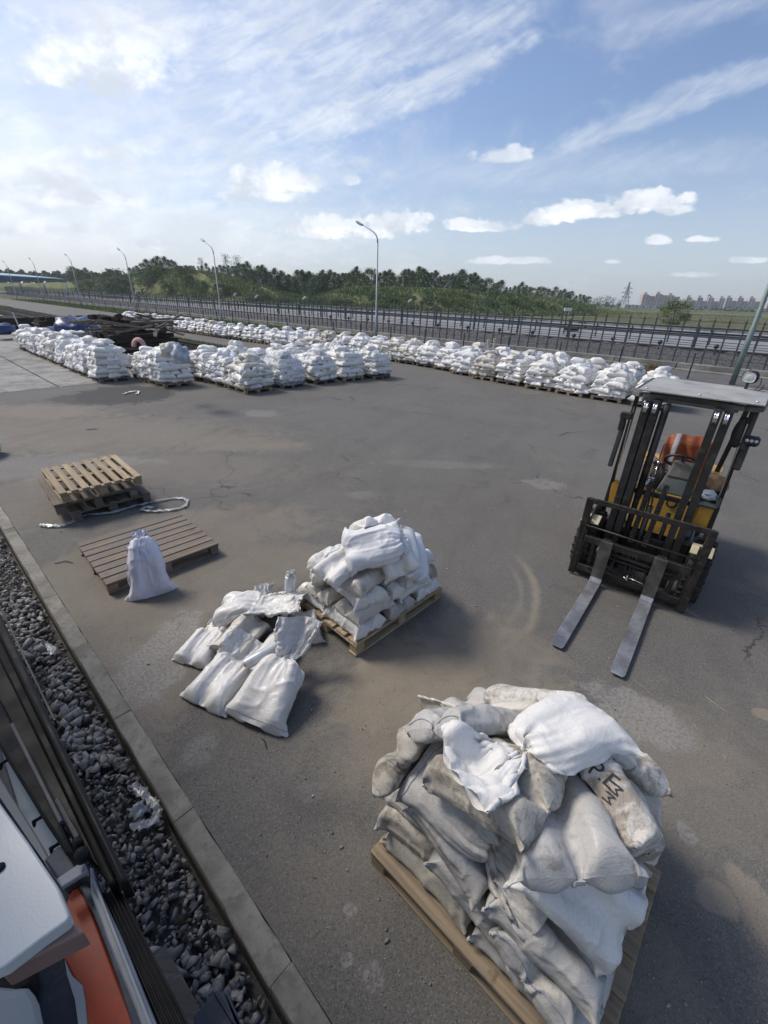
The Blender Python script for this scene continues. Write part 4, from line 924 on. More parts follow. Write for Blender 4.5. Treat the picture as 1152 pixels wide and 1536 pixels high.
mb=MB(); mb.box(q(.44,-.80,.96),(.22,.26,.05),bev=.02); mb.box(q(.54,-.80,1.02),(.03,.26,.12),bev=.01); mb.box(q(.34,-.80,1.01),(.03,.26,.10),bev=.01); mb.box(q(.44,-.92,1.02),(.22,.03,.12),bev=.01); mb.build('side_tray',M['fk_grey'],fk)
# front fenders with cream edge, steps
for s,x in ((-1,-.52),(1,.545)):
    mb=MB(); pr=[]
    for k in range(9):
        a=rad(20+k*17.5); pr.append((math.cos(a)*.37,math.sin(a)*.37))
    for (a0,b0),(a1,b1) in zip(pr,pr[1:]):
        mb.beam(q(x,-.42+a0,.32+b0),q(x,-.42+a1,.32+b1),.20,.012,up=(1,0,0))
    mb.build('front_fender',M['fk_black'],fk)
    mb=MB(); mb.box(q(x+s*.0,-.20,.66),(.19,.14,.014),Matrix.Rotation(rad(-28),3,'X'),.004); mb.build('fender_flap',M['fk_cream'],fk)
    mb=MB(); mb.box(q(x-s*.04,-.98,.36),(.16,.30,.03),bev=.006); mb.build('step',M['fk_black'],fk)
# wheels
def wheel(x,y,r,w,name,nl):
    mb=MB(); W_=w/2; mb.lathe([(r*.55,-W_),(r*.93,-W_),(r*.985,-W_*.8),(r,-W_*.5),(r,W_*.5),(r*.985,W_*.8),(r*.93,W_),(r*.55,W_)],40,'x',(0,0,0)); t=mb.build('wheel',M['rubber'],fk); t.location=q(x,y,r)
    mb=MB()
    for k in range(nl):
        a=2*PI*k/nl
        for s in (-1,1):
            aa=a+(PI/nl if s>0 else 0); R=Matrix.Rotation(aa,3,'X'); c=R@Vector((s*W_*.50,0,r+.006)); mb.box(c,(W_*.98,2*PI*r/nl*.62,.034),R@Matrix.Rotation(s*.35,3,'Z'),.004)
    mb.build('tread_lug',M['rubber'],t)
    mb=MB(); mb.lathe([(0,-W_*.55),(r*.56,-W_*.75),(r*.56,W_*.75),(0,W_*.55)],24,'x'); rim=mb.build('rim',M['fk_cream'],t)
    return t
for s,x in ((-1,-.53),(1,.565)): wheel(x,-.42,.325,.19,'front',22)
for x in (-.43,.45): wheel(x,-1.78,.25,.15,'rear',18)
# counterweight and bonnet
mb=MB(); mb.prism([q(-.50,-1.55,.30),q(-.50,-2.02,.30),q(-.50,-2.18,.50),q(-.50,-2.14,.98),q(-.50,-1.98,1.06),q(-.50,-1.55,1.06)],0,direction=(-1.02,0,0)); mb.build('counterweight',M['fk_yellow'],fk,bevel=.04)
fbox('engine_bonnet',M['fk_yellow'],-.42,.46,-1.60,-1.02,.52,.90,.03)
mb=MB(); mb.box(q(.04,-1.22,.97),(.46,.44,.12),bev=.05); mb.build('seat_cushion',M['seat'],fk,sub=1)
mb=MB(); mb.box(q(.04,-1.46,1.20),(.42,.12,.44),Matrix.Rotation(rad(-10),3,'X'),.05); mb.build('seat_back',M['seat'],fk,sub=1)
# steering wheel, column, levers, gas bottle like drum behind
R=Matrix.Rotation(rad(38),3,'X'); mb=MB(); cpt=q(.10,-.93,1.30)
mb.tube([cpt+R@Vector((math.cos(a)*.165,math.sin(a)*.165,0)) for a in [2*PI*k/28 for k in range(28)]],.014,8,closed=True)
for a in (PI/2,PI*7/6,PI*11/6): mb.tube([cpt+R@Vector((0,0,-.02)),cpt+R@Vector((math.cos(a)*.16,math.sin(a)*.16,0))],.009,6)
mb.tube([cpt+R@Vector((0,0,-.045)),cpt+R@Vector((0,0,.01))],.035,12); mb.tube([cpt,q(.12,-.80,1.02)],.028,10); mb.build('steering_wheel',M['fk_black'],fk)
for k,x in enumerate((-.06,-.10,-.14)):
    mb=MB(); mb.tube([q(x,-.80,1.05),q(x-.01,-.86,1.24)],.006,6); mb.tube([q(x-.01,-.86,1.24),q(x-.01,-.868,1.275)],.015,8); mb.build('control_lever',M['chrome'] if k==1 else M['fk_black'],fk)
mb=MB(); 
for k in range(5): a=k*1.2; mb.tube([q(-.20,-.66-.02*k,.96+.03*k),q(-.15+.02*math.sin(a),-.68,1.04+.02*k),q(-.09,-.70,1.0+.03*k)],.013,6)
mb.build('bright_pipework',M['chrome'],fk)
# overhead guard
M['fk_pillar']=M['fk_black']
for s,x,xt in ((-1,-.50,-.45),(1,.555,.50)):
    mb=MB(); mb.beam(q(x,-.72,.50),q(x-s*.005,-.74,.95),.045,.055,up=(0,1,0),bev=.004); mb.beam(q(x-s*.005,-.74,.93),q(xt,-.46,2.045),.038,.052,up=(0,1,0),bev=.004); mb.build('guard_front_pillar',M['fk_pillar'],fk)
    mb=MB(); mb.beam(q(x-s*.03,-.70,1.0),q(xt-s*.0,-.45,1.9),.010,.018,up=(0,1,0)); mb.build('pillar_edge_strip',M['fk_bright'],fk)
    mb=MB(); mb.beam(q(s*.43+.02,-1.72,1.0),q(xt,-1.42,2.04),.05,.06,up=(0,1,0),bev=.004); mb.build('guard_rear_pillar',M['fk_pillar'],fk)
# side extension of the right pillar with mirror and lamps
mb=MB(); mb.box(q(.555,-.50,1.62),(.06,.035,.34),Matrix.Rotation(rad(13),3,'X'),.012); mb.box(q(.53,-.47,1.86),(.045,.05,.42),Matrix.Rotation(rad(13),3,'X'),.01); mb.build('pillar_bracket',M['fk_black'],fk)
mb=MB(); mb.lathe([(0,-.006),(.075,-.006),(.085,0),(.075,.006),(0,.006)],20,'y'); mi=mb.build('mirror',M['fk_black'],fk); mi.location=q(.475,-.50,1.80); mi.scale=(.75,1,1.75)
mb=MB(); mb.box(q(.575,-.435,1.755),(.125,.06,.095),bev=.02); led=mb.build('work_lamp',M['fk_black'],fk)
mb=MB()
for k in range(3): mb.lathe([(0,0),(.016,0),(.014,.006),(0,.006)],12,'y',q(.575+(k-1)*.034,-.403,1.762))
mb.build('lens',M['glass_lens'],led)
mb=MB(); mb.box(q(-.50,-.46,1.80),(.12,.06,.07),bev=.012); mb.box(q(-.53,-.52,1.70),(.06,.05,.16),bev=.01); mb.build('pillar_bracket',M['fk_black'],fk)
mb=MB(); mb.box(q(-.53,-.55,1.45),(.05,.03,.50),Matrix.Rotation(rad(13),3,'X'),.01); mb.build('pillar_cover',M['fk_black'],fk)
# guard frame: front arc with rounded corners, side bars, roof sheet
mb=MB(); arc=[q(-.50,-.62,2.045),q(-.47,-.42,2.045),q(-.39,-.33,2.05),q(-.20,-.40,2.05),q(-.05,-.44,2.05),q(.12,-.44,2.05),q(.26,-.40,2.05),q(.44,-.33,2.05),q(.53,-.42,2.045),q(.55,-.62,2.045)]
for a,b in zip(arc,arc[1:]): mb.beam(a,b,.085,.045,bev=.006)
mb.build('guard_front_rim',M['fk_greyframe'],fk)
mb=MB()
for x in (-.48,.53): mb.beam(q(x,-.60,2.045),q(x,-1.52,2.045),.05,.05,bev=.006)
mb.beam(q(-.48,-1.50,2.045),q(.53,-1.50,2.045),.05,.05,bev=.006)
for k in range(5): mb.beam(q(-.45,-.70-k*.17,2.045),q(.50,-.70-k*.17,2.045),.022,.03)
mb.build('guard_roof_bars',M['fk_black'],fk)
mb=MB(); mb.prism([q(-.43,-.24,2.10),q(.56,-.27,2.095),q(.60,-1.12,2.11),q(-.40,-1.12,2.125)],0,direction=(0,0,.014)); roof=mb.build('roof_sheet',M['fk_dusty'],fk,bevel=.003)
mb=MB()
for x,y in ((-.37,-.31),(.50,-.33),(.53,-1.05),(-.34,-1.04),(.07,-.32)): mb.lathe([(0,0),(.014,0),(.012,.008),(0,.009)],8,'z',q(x,y,2.118))
mb.build('bolt',M['fk_bright'],roof)
# round-cornered work lamp on the roof's rear right
mb=MB(); mb.box((0,0,0),(.15,.075,.135),bev=.035); lamp=mb.build('roof_lamp',M['fk_black'],fk,sub=1); lamp.location=q(.40,-1.02,2.245); lamp.rotation_euler=(rad(-8),rad(-3),rad(-14))
mb=MB(); mb.box((0,.036,0),(.115,.02,.10),bev=.022); mb.build('lens',M['glass_lens'],lamp,sub=1)
mb=MB(); mb.beam((0,0,-.06),(0,0,-.12),.02,.03); mb.tube([(-.09,-.01,.0),(-.10,-.01,-.06),(-.07,-.02,-.12),(-.12,-.02,-.11),(-.13,0,-.05)],.004,5); mb.build('bracket',M['fk_black'],lamp)
# things left in the cab
def cloth_patch(name,w,h,nx,ny,f,mat,label=None,cat=None,thick=.006):
    mb=MB(); g=[[mb.bm.verts.new(Vector(f(i/nx,j/ny))) for j in range(ny+1)] for i in range(nx+1)]
    for i in range(nx):
        for j in range(ny): fc=mb.bm.faces.new((g[i][j],g[i+1][j],g[i+1][j+1],g[i][j+1])); fc.smooth=True
    o=mb.build(name,mat,None,smooth=True); s=o.modifiers.new('solid','SOLIDIFY'); s.thickness=thick; s.offset=0; sb=o.modifiers.new('sub','SUBSURF'); sb.levels=sb.render_levels=1
    if label: tag(o,label,cat)
    return o
def vest_material():
    m,nt,b=new_mat('hi_vis_cloth'); uvn=nt.node('ShaderNodeAttribute',attribute_name='u').outputs['Fac']; P=nt.node('ShaderNodeTexCoord').outputs['Object']
    band=nt.m('MAXIMUM',nt.m('MULTIPLY',nt.ramp(uvn,.16,.17),nt.ramp(uvn,.27,.26)),nt.m('MULTIPLY',nt.ramp(uvn,.70,.71),nt.ramp(uvn,.81,.80)))
    n=nt.noise(P,14.,6,.65,.6); c=nt.mix(nt.ramp(n,.35,.7),(.26,.065,.025),(.42,.11,.04)); c=nt.mix(band,c,(.36,.37,.40)); nt.put(b.inputs['Base Color'],c); b.inputs['Roughness'].default_value=.7
    nt.put(b.inputs['Normal'],nt.bump(nt.noise(P,22.,5,.6,1.),.6,.02)); return m
fkM=Matrix.Translation(FKO)@Matrix.Rotation(math.atan2(FKF.y,FKF.x)-PI/2,4,'Z')
rv=random.Random(4)
def vf(u,v):
    a=(v-.5)*2; x=-.14+.50*u; 
    y=-1.44+ (.10 if a<0 else -.14)*min(1,abs(a)*3) + .03*math.sin(u*9)*abs(a)+.02*math.sin(u*23+v*6)
    z=1.50-.05*(abs(u-.45)*2)**2-(abs(a)**1.25)*(.36+.08*math.sin(u*7)) +.012*math.sin(u*15+v*9)
    return fkM@q(x,y,z)
vest=cloth_patch('safety_vest',0,0,26,22,vf,vest_material(),'orange high-visibility vest with grey bands draped over the forklift seat','vest')
at_=vest.data.attributes.new('u','FLOAT','POINT'); at_.data.foreach_set('value',np.array([i/26 for i in range(27) for j in range(23)],np.float32))
mb=MB(); mb.bm.free(); 
def lump(name,c,size,mat,seed,label=None,cat=None,parent=None,amp=.22,sub=3,freq=2.3):
    bm=bmesh.new(); bmesh.ops.create_icosphere(bm,subdivisions=sub,radius=1.); from mathutils import noise as mn
    for v in bm.verts:
        d=mn.fractal(v.co*freq+Vector((seed*3.1,0,0)),1.,2.,4)*amp+abs(mn.noise(v.co*5+Vector((0,seed,0))))*-amp*.6; v.co*=1+d
        if v.co.z<-.55: v.co.z=-.55
        v.co=Vector((v.co.x*size[0],v.co.y*size[1],v.co.z*size[2]))
    me=bpy.data.meshes.new(name); bm.to_mesh(me); bm.free(); me.polygons.foreach_set('use_smooth',[True]*len(me.polygons)); o=link_mesh(name,me,mat,parent); o.location=c
    if label: tag(o,label,cat)
    return o
lump('work_glove_bag',fkM@q(.47,-.98,1.12),(.09,.14,.11),M['cloth_brown'],3,'brown cloth bundle wedged beside the forklift seat','cloth bundle')
lump('film_scrap',fkM@q(.44,-.80,1.035),(.085,.10,.06),M['bag_blue'],5,'crumpled bluish plastic in the tray beside the forklift dash','plastic scrap',amp=.4)
lump('jacket',fkM@q(-.17,-.98,1.03),(.13,.20,.24),simple('camouflage_cloth',(.14,.115,.10),.85,0,.6,14,.8,20,dirt=(.32,.26,.22,.7)),8,'mottled grey-brown jacket bundled left of the steering wheel','jacket',amp=.35)
# ------------------------------------------------------------------ palletised sandbag loads across the yard
VARS=[]
def make_variants():
    k=8; rg=np.random.default_rng(11)
    hs=[Heap(-.6,.6,-.6,.6,.03) for _ in range(k)]
    sp=[dict(x=0,y=0,L=rg.uniform(.58,.64),W=.42,fill=rg.uniform(.72,.86)) for _ in range(k-2)]+[dict(x=-.02,y=0,L=.80,W=.42,fill=.7,tie=.68) for _ in range(2)]
    X=simulate(sp,hs,nu=18,nc=24,steps=70,iters=4,seed=5)
    for i in range(k):
        Y,uu,cc=refine(X[i],sp[i]['L'],.42,sp[i].get('tie',2.),50+i,1,1.6); me=sack_mesh('bag',Y,uu,cc,.42,sp[i]['L']); VARS.append((me,Y))
make_variants()
for i,k in enumerate(['white','white','cool','white','sheer','cream','white','cool']): VARS[i][0].materials.append(FAB[k])
MESHV={}
def bag_mesh_in(i,mk):
    if (i,mk) not in MESHV:
        me=VARS[i][0].copy(); me.name='bag'; me.materials.clear(); me.materials.append(FAB[mk]); MESHV[(i,mk)]=me
    return MESHV[(i,mk)]
def pallet_simple(detail):
    mb=MB()
    for x in (-.55,0,.55):
        for y in (-.43,0,.43): mb.box((x,y,.05),(.10,.10,.08))
    for y in (-.43,0,.43): mb.box((0,y,.0105),(1.2,.10,.02))
    for k in range(6): mb.box((0,-.42+k*.168,.122),(1.2,.12,.022))
    for x in (-.55,0,.55): mb.box((x,0,.1),(.1,.96,.02))
    bmesh.ops.recalc_face_normals(mb.bm,faces=mb.bm.faces[:]); me=bpy.data.meshes.new('load_pallet'); mb.bm.to_mesh(me); mb.bm.free(); return me
PM=[]
for k in ('wood','wood_light','wood_old'): me=pallet_simple(1); me.materials.append(M[k]); PM.append(me)
def load_layout(rnd,layers,top):
    """placements (x,y,z,yaw,variant,scale,tilt) of the visible bags of one load"""
    out=[]; z=.135; shrink=0.
    layers=max(4,layers-1); lean=(rnd.uniform(-.02,.02),rnd.uniform(-.02,.02)); hh=rnd.uniform(.112,.128)
    for l in range(layers):
        h=hh*rnd.uniform(.9,1.08); f=1-.022*l-(.10*(l-layers+3) if l>layers-3 else 0)
        if l%2==0: cells=[(-.29,-.37,0),(.31,-.37,0),(-.29,.37,0),(.31,.37,0),(-.33,0,0),(.35,0,0)]
        else: cells=[(-.44,-.22,90),(-.44,.25,90),(.45,-.22,90),(.45,.25,90),(0,-.25,90),(0,.25,90)]
        inner={4,5} if l%2==0 else {4,5}
        for ci,(x,y,a) in enumerate(cells):
            out.append((x*f*1.0+rnd.uniform(-.045,.045)+lean[0]*l,y*f*1.0+rnd.uniform(-.045,.045)+lean[1]*l,z+rnd.uniform(-.022,.022),rad(a)+rnd.uniform(-.28,.28)+(PI if rnd.random()<.5 else 0),rnd.randrange(6),rnd.uniform(.92,1.10),rnd.uniform(-.10,.10)))
        z+=h
    for k in range(top):
        a=k*2.1+rnd.uniform(-.4,.4); r=rnd.uniform(.12,.24) if k<top-2 else .05; zz=z-.03 if k<top-2 else z+.05+.06*(k==top-1)
        out.append((math.cos(a)*r,math.sin(a)*r*.8,zz+rnd.uniform(-.03,.03),rnd.uniform(0,6.28),rnd.choice([0,1,6,7,3,6]),rnd.uniform(.85,1.),rnd.uniform(-.25,.25)))
    return out
def load(p,yaw,label,group,rnd,layers=7,top=5,mats=('white','white','white','cool','grey','sheer'),joined=False):
    t=empty('sandbag_load',(p.x,p.y,0),yaw,label,'sandbag pallet',group)
    o=link_mesh('pallet',PM[rnd.randrange(3)],None,t)
    lay=load_layout(rnd,layers,top)
    mk0=rnd.choice(mats)
    if not joined:
        for (x,y,z,a,v,s,ti) in lay:
            mk=mk0 if rnd.random()<.6 else rnd.choice(mats); o=link_mesh('bag',bag_mesh_in(v,mk),None,t); o.location=(x,y,z); o.rotation_euler=(ti,ti*.7,a); o.scale=(s,s*rnd.uniform(.95,1.10),rnd.uniform(1.05,1.3))
    else:
        VV=[];FF=[];off=0
        for (x,y,z,a,v,s,ti) in lay:
            Y=VARS[v][1][::2,::2]; nu,nc=Y.shape[:2]; R=np.array(Matrix.Rotation(a,3,'Z')@Matrix.Rotation(ti,3,'X')); V=(Y.reshape(-1,3)*[s,s,1.22])@R.T+[x,y,z]
            i,j=np.meshgrid(np.arange(nu-1),np.arange(nc),indexing='ij'); j2=(j+1)%nc; F=np.stack([i*nc+j,(i+1)*nc+j,(i+1)*nc+j2,i*nc+j2],-1).reshape(-1,4)
            VV.append(V); FF.append(F+off); off+=len(V)
        me=np_mesh('bags',np.concatenate(VV),np.concatenate(FF),True); me.materials.append(FAB[mk0]); b=link_mesh('sandbags',me,None,t); tag(b,kind='stuff')
    return t
rl=random.Random(21)
CM=('bright','bright','cool','sheer','white','cream')
# left row on the slabs
s=17.45
for k in range(9):
    load(sn(s,4.95),TYAW+rl.uniform(-.05,.05),f'{ordw(k+1)} load of the sandbag row standing on the pale concrete slabs, counted from the yard','sandbag loads on the concrete slabs',rl,7+(k in(0,1,3)),6,CM); s+=1.36
# pair by the timber pile
load(sn(15.35,6.12),TYAW+.03,'front white sandbag load standing alone beside the dark asphalt patch','sandbag loads in the yard',rl,8,6,CM)
load(sn(16.7,6.10),TYAW-.04,'white sandbag load directly behind the lone one next to the timber heap','sandbag loads in the yard',rl,7,5,CM)
load(sn(16.2,7.45),TYAW+.1,'sandbag load with a light blue bag on top half hidden by the lone one','sandbag loads in the yard',rl,5,4,('white','cool','cream'))
# block in the middle
cols=[(7.65,12.95,3),(8.95,12.95,1),(8.9,14.35,2),(10.35,12.85,2),(11.55,12.65,2),(12.7,12.3,1)]
ci=0
names=['left','second','second','third','fourth','right-hand']
for c,(n,s0,cnt) in enumerate(cols):
    for k in range(cnt):
        film=(c==1)
        row=k+(1 if c==2 else 0)
        t=load(sn(s0+k*1.3,n),TYAW+rl.uniform(-.06,.06),f'white sandbag load in the {names[c]} column of the middle block, {ordw(row+1)} from the front' if not film else 'film-wrapped white sandbag load with a draped sheet, second in the middle block','sandbag loads of the middle block',rl,7,6 if k==0 else 7,CM)
        if film: filmload=t
for k,(s_,n_) in enumerate(((15.2,10.4),(15.6,11.7),(14.6,12.9))): load(sn(s_,n_),TYAW+.2,f'sandbag load at the rear of the middle block, {ordw(k+1)} from the left','sandbag loads of the middle block',rl,7,6,CM)
# stretch film round one load
def film_material():
    m,nt,b=new_mat('stretch_film'); P=nt.node('ShaderNodeTexCoord').outputs['Object']
    n=nt.noise(nt.vm('MULTIPLY',P,(1,1,.6)),9.,6,.65,1.4); b.inputs['Base Color'].default_value=(.75,.77,.79,1); b.inputs['Roughness'].default_value=.22; nt.put(b.inputs['Alpha'],nt.ramp(n,.35,.7,.12,.5)); nt.put(b.inputs['Normal'],nt.bump(n,.8,.03)); return m
M['film']=film_material()
def hull_shell(t,z0,z1,r0x,r0y,r1,name,mat,seed):
    mb=MB(); rnd=random.Random(seed); rows=9; seg=36; rings=[]
    for i in range(rows):
        f=i/(rows-1); z=z0+(z1-z0)*f; k=1-(1-r1)*f**2.2
        ring=[]
        for j in range(seg):
            a=2*PI*j/seg; ca,sa=math.cos(a),math.sin(a); p=4.; rr=(abs(ca/r0x)**p+abs(sa/r0y)**p)**(-1/p)*k*(1+rnd.uniform(-.02,.02)+.02*math.sin(a*7+f*5))
            ring.append(mb.bm.verts.new((ca*rr,sa*rr,z)))
        rings.append(ring)
    for A,B in zip(rings,rings[1:]):
        for j in range(seg): mb.bm.faces.new((A[j],A[(j+1)%seg],B[(j+1)%seg],B[j]))
    mb.bm.faces.new(rings[-1]); return mb.build(name,mat,t,smooth=True)
hull_shell(filmload,.10,1.14,.66,.57,.55,'stretch_film',M['film'],3)
# long row at the roadside: front rank, then the second rank on the right
MIX=('bright','bright','white','cool','cream','sheer')
s=3.0; k=0; front=[]
while s<47.3:
    k+=1; n=16.05 if s<10 else (16.9 if s>12 else 16.5)
    n=np.interp(s,[2,6,9,12,16,20,30,47],[15.95,16.05,16.3,17.2,17.4,16.9,16.3,15.9]); 
    mats=('dusty','cream','dusty') if k in (6,15) else MIX
    load(sn(s,n),TYAW+PI/2+rl.uniform(-.08,.08) if s<24 else TYAW+PI/2,f'{ordw(k)} sandbag load of the long roadside row, counting from the forklift','sandbag loads of the long roadside row',rl,7 if s<24 else 6,6 if k<18 else 4,mats,joined=s>24.5)
    s+=1.22 if s<11 else 1.17
for k in range(6):
    load(sn(4.3+k*1.25,17.55+.03*k),TYAW+PI/2+rl.uniform(-.1,.1),f'{ordw(k+1)} load in the second rank behind the long roadside row, from the forklift end','sandbag loads in the second rank',rl,7,7,('white','cool','cream','grey','dusty'))
# ------------------------------------------------------------------ stacked pallets at the left
FLc=at(89,741,.43); FLc.z=0; e=Vector((math.cos(rad(45.8)),math.sin(rad(45.8)),0)); b_=Vector((-e.y,e.x,0))
for k,(dx,dy,dy_,mt,nb,bw,lab) in enumerate([(.06,.0,.02,'wood_old',7,.11,'lowest of the three stacked empty pallets, dark and weathered'),(-.10,-.02,-.03,'wood_old',6,.145,'middle pallet of the stack of three, with wide grey boards showing at the left'),(.0,.0,.0,'wood_light',8,.085,'topmost pale pallet with eight narrow slats on the stack of three')]):
    o=FLc+e*(1.0+dx)+b_*dy; pallet(o,rad(135.8)+dy_,1.2,1.0,nb,bw,lab,'stacked empty pallets at the left',M[mt],seed=20+k,z=.001+k*.1445)
# ------------------------------------------------------------------ timber heaps
M['sleeper']=wood_material('creosoted_sleeper',(.060,.045,.034),.5); M['timber']=wood_material('grey_timber',(.20,.17,.14),.6)
M['steel_dark']=simple('dark_steel',(.05,.047,.045),.6,.3,.4,5,.2,40,dirt=(.12,.08,.05,.4))
rt_=random.Random(9)
def beam_mesh(L,w,h,mat,nm):
    mb=MB(); mb.box((0,0,0),(L,w,h),bev=.010)
    if mat=='sleeper':
        for x in (-L*.32,L*.32): mb.box((x,0,h/2+.012),(.30,.16,.03),bev=.004)
    bmesh.ops.recalc_face_normals(mb.bm,faces=mb.bm.faces[:]); me=bpy.data.meshes.new(nm); mb.bm.to_mesh(me); mb.bm.free(); me.materials.append(M[mat]); return me
SL=[beam_mesh(2.65,.25,.17,'sleeper','railway_sleeper'),beam_mesh(2.5,.23,.16,'sleeper','railway_sleeper'),beam_mesh(1.8,.24,.17,'sleeper','railway_sleeper')]
TB=[beam_mesh(2.4,.14,.06,'timber','timber_plank'),beam_mesh(1.7,.12,.10,'timber','timber_plank')]
def beam_obj(me,p,yaw,tilt,label,group,cat,roll=0.):
    o=link_mesh(me.name,me); o.location=p; o.rotation_euler=(roll,tilt,yaw); return tag(o,label,cat,group)
def pile(s0,s1,n0,n1,z0,tiers,yaw,label,group,jit=.02,step=.27,across=1):
    L=2.65
    for t_ in range(tiers):
        n_=n0+(n1-n0)*.5; ss=s0+t_*.12
        if t_%2==0 or not across:
            x=ss
            while x<s1-t_*.12:
                beam_obj(rt_.choice(SL),sn(x,n_+rt_.uniform(-.15,.15),z0+.10+t_*.185+rt_.uniform(0,jit)),TYAW+PI/2+yaw+rt_.uniform(-.05,.05),rt_.uniform(-.012,.012),label+', '+ordw(t_+1)+' layer',group,'railway sleeper'); x+=step*rt_.uniform(1.,1.35)
        else:
            for m in range(4): beam_obj(rt_.choice(SL),sn((s0+s1)/2+rt_.uniform(-.3,.3),n0+.2+m*.62,z0+.10+t_*.185+rt_.uniform(0,jit)),TYAW+yaw+rt_.uniform(-.06,.06),rt_.uniform(-.01,.01),label,group,'railway sleeper')
lbA='dark sleeper in the tall pile behind the pink bundle'
pile(20.6,23.8,6.4,8.9,0,6,.0,lbA,'sleepers in the tall pile',across=0)
pile(24.2,26.6,6.3,8.8,0,5,.05,'dark sleeper in the pile left of the tall one','sleepers in the second pile',across=0)
pile(30.5,33,6.2,8.6,0,7,.0,'black sleeper in the square pile beyond the blue tarpaulin','sleepers in the square pile',across=0)
pile(38,42,4.6,7.6,0,5,.1,'weathered sleeper in the farthest pile at the left edge','sleepers in the farthest pile',across=0,step=.32)
for k in range(26):
    beam_obj((SL[0] if k%4==1 else TB[0]) if k%2 else (SL[2] if k%4==0 else TB[1]),sn(rt_.uniform(18.4,21.0),rt_.uniform(6.3,8.6),(.42 if k%4>1 else .12)+rt_.random()*.2),TYAW+rt_.choice([.25,1.4,.9,-.3,.1])+rt_.uniform(-.2,.2),rt_.uniform(-.08,.08),('upper' if k%4>1 else 'lower')+(' long' if k%2 else ' short')+' beam askew in the jumble at the foot of the tall pile','jumbled beams',"timber beam",rt_.uniform(-.3,.3))
for k in range(34):
    beam_obj((TB[0] if k%2 else TB[1]) if k%3 else (TB[0] if k%2 else SL[2]),sn((23.4,22.2,21.0)[0 if k<12 else 1 if k<23 else 2]+rt_.uniform(-.5,.9),rt_.uniform(6.4,9.0),1.20+rt_.random()*.50),TYAW+rt_.uniform(-1.3,1.3),rt_.uniform(-.22,.22),'plank tossed on top of the tall sleeper pile, '+('long' if k%2 else 'short')+' and '+('grey' if k%3 else 'brown')+(' near the left end' if k<12 else ' near the middle' if k<23 else ' near the right end'),'loose planks on the tall pile','timber plank',rt_.uniform(-.5,.5))
for (u,v,z,du,dv,L_) in ((205,518,.5,30,4,2.4),(120,520,.55,30,8,2.6)): pass
beam_obj(SL[0],sn(25.8,6.0,.62),TYAW+.35,.02,'long grey-topped beam jutting out beside the bag row','jumbled beams','timber beam')
# white marker boards leaning in the heaps
M['white_paint']=simple('white_paint',(.62,.63,.62),.6,0,.15,6,.1,40,dirt=(.25,.22,.18,.4))
for (u0,v0,z0,u1,v1,z1,lab) in ((146,528,.25,134,491,1.55,'white painted stake leaning against the tall sleeper pile'),(29,491,.4,19,469,1.9,'white painted stake leaning by the black square pile at the left')):
    a=at(u0,v0,z0); b=far(u1,v1,math.hypot(a.x,a.y)+.3); mb=MB(); m0=(b-a)*.5; mb.beam((0,0,0),b-a,.10,.03,up=(1,0,0),bev=.004); o=mb.build('marker_stake',M['white_paint']); o.location=a; tag(o,lab,'stake')
# tarpaulins and small heaps
M['tarp']=simple('blue_tarpaulin',(.035,.06,.16),.38,0,.4,3,.9,9,dirt=(.20,.24,.32,.3)); M['pink']=simple('pink_plush_wrap',(.62,.36,.32),.85,0,.15,8,.5,30)
lump('tarpaulin',sn(28.1,6.9,.55),(1.0,1.5,.95),M['tarp'],2,'crumpled dark blue tarpaulin over a heap between the sleeper piles','tarpaulin',amp=.35)
lump('tarpaulin',sn(26.6,6.2,.45),(.7,.7,.55),M['bag_blue'],6,'pale blue plastic sheeting beside the dark tarpaulin','plastic sheet',amp=.45)
lump('tarpaulin',sn(34.5,4.9,.5),(.5,.8,.38),M['tarp'],12,'folded blue sheet by the far brown pile at the left edge','tarpaulin',amp=.35)
lump('plastic_sheet',sn(24.6,5.9,.75),(.45,.9,.35),FAB['cream'],7,'pale crumpled plastic on the beams behind the bag row','plastic sheet',amp=.5)
pc=sn(20.0,7.0,.0); mb=MB(); ring=[]
for k in range(17):
    a=PI*k/16; ring.append((math.cos(a)*.30,0,math.sin(a)*.42+.0))
mb.tube([Vector(p) for p in ring],.15,12); o=mb.build('pink_bundle',M['pink'],None,smooth=True,sub=1); o.location=pc+Vector((0,0,.72)); o.rotation_euler=(0,0,.35); o.scale=(.62,1.5,.68); tag(o,'rounded pink padded wrap arched over a dark opening on the beams','bundle')
for k,(u,v,z,lab,mt,sz) in enumerate([(197,543,.35,'small white crumpled bag on the low pallet beside the timber','white',.28),(290-85,540,.35,'pinkish white bag end beside the lone load','cream',.22),(272,535,1.3,'light blue plastic bag on the half-hidden load','cool',.30),(250,528,1.32,'upright folded bag top crowning the lone sandbag load','cream',.24)]):
    p=at(u,v,z); lump('bag_scrap',p,(sz*.7,sz*.7,sz),FAB[mt] if k!=2 else M['bag_blue'],30+k,lab,'plastic bag',amp=.5)
for k in range(2): load_p=pallet(sn(17.55+.0*k,7.25),TYAW+.1*k,1.2,.9,6,.11,['lower','upper'][k]+' empty grey pallet beside the foot of the timber jumble','empty pallets by the timber',M['wood_old'],seed=40+k,z=k*.145)
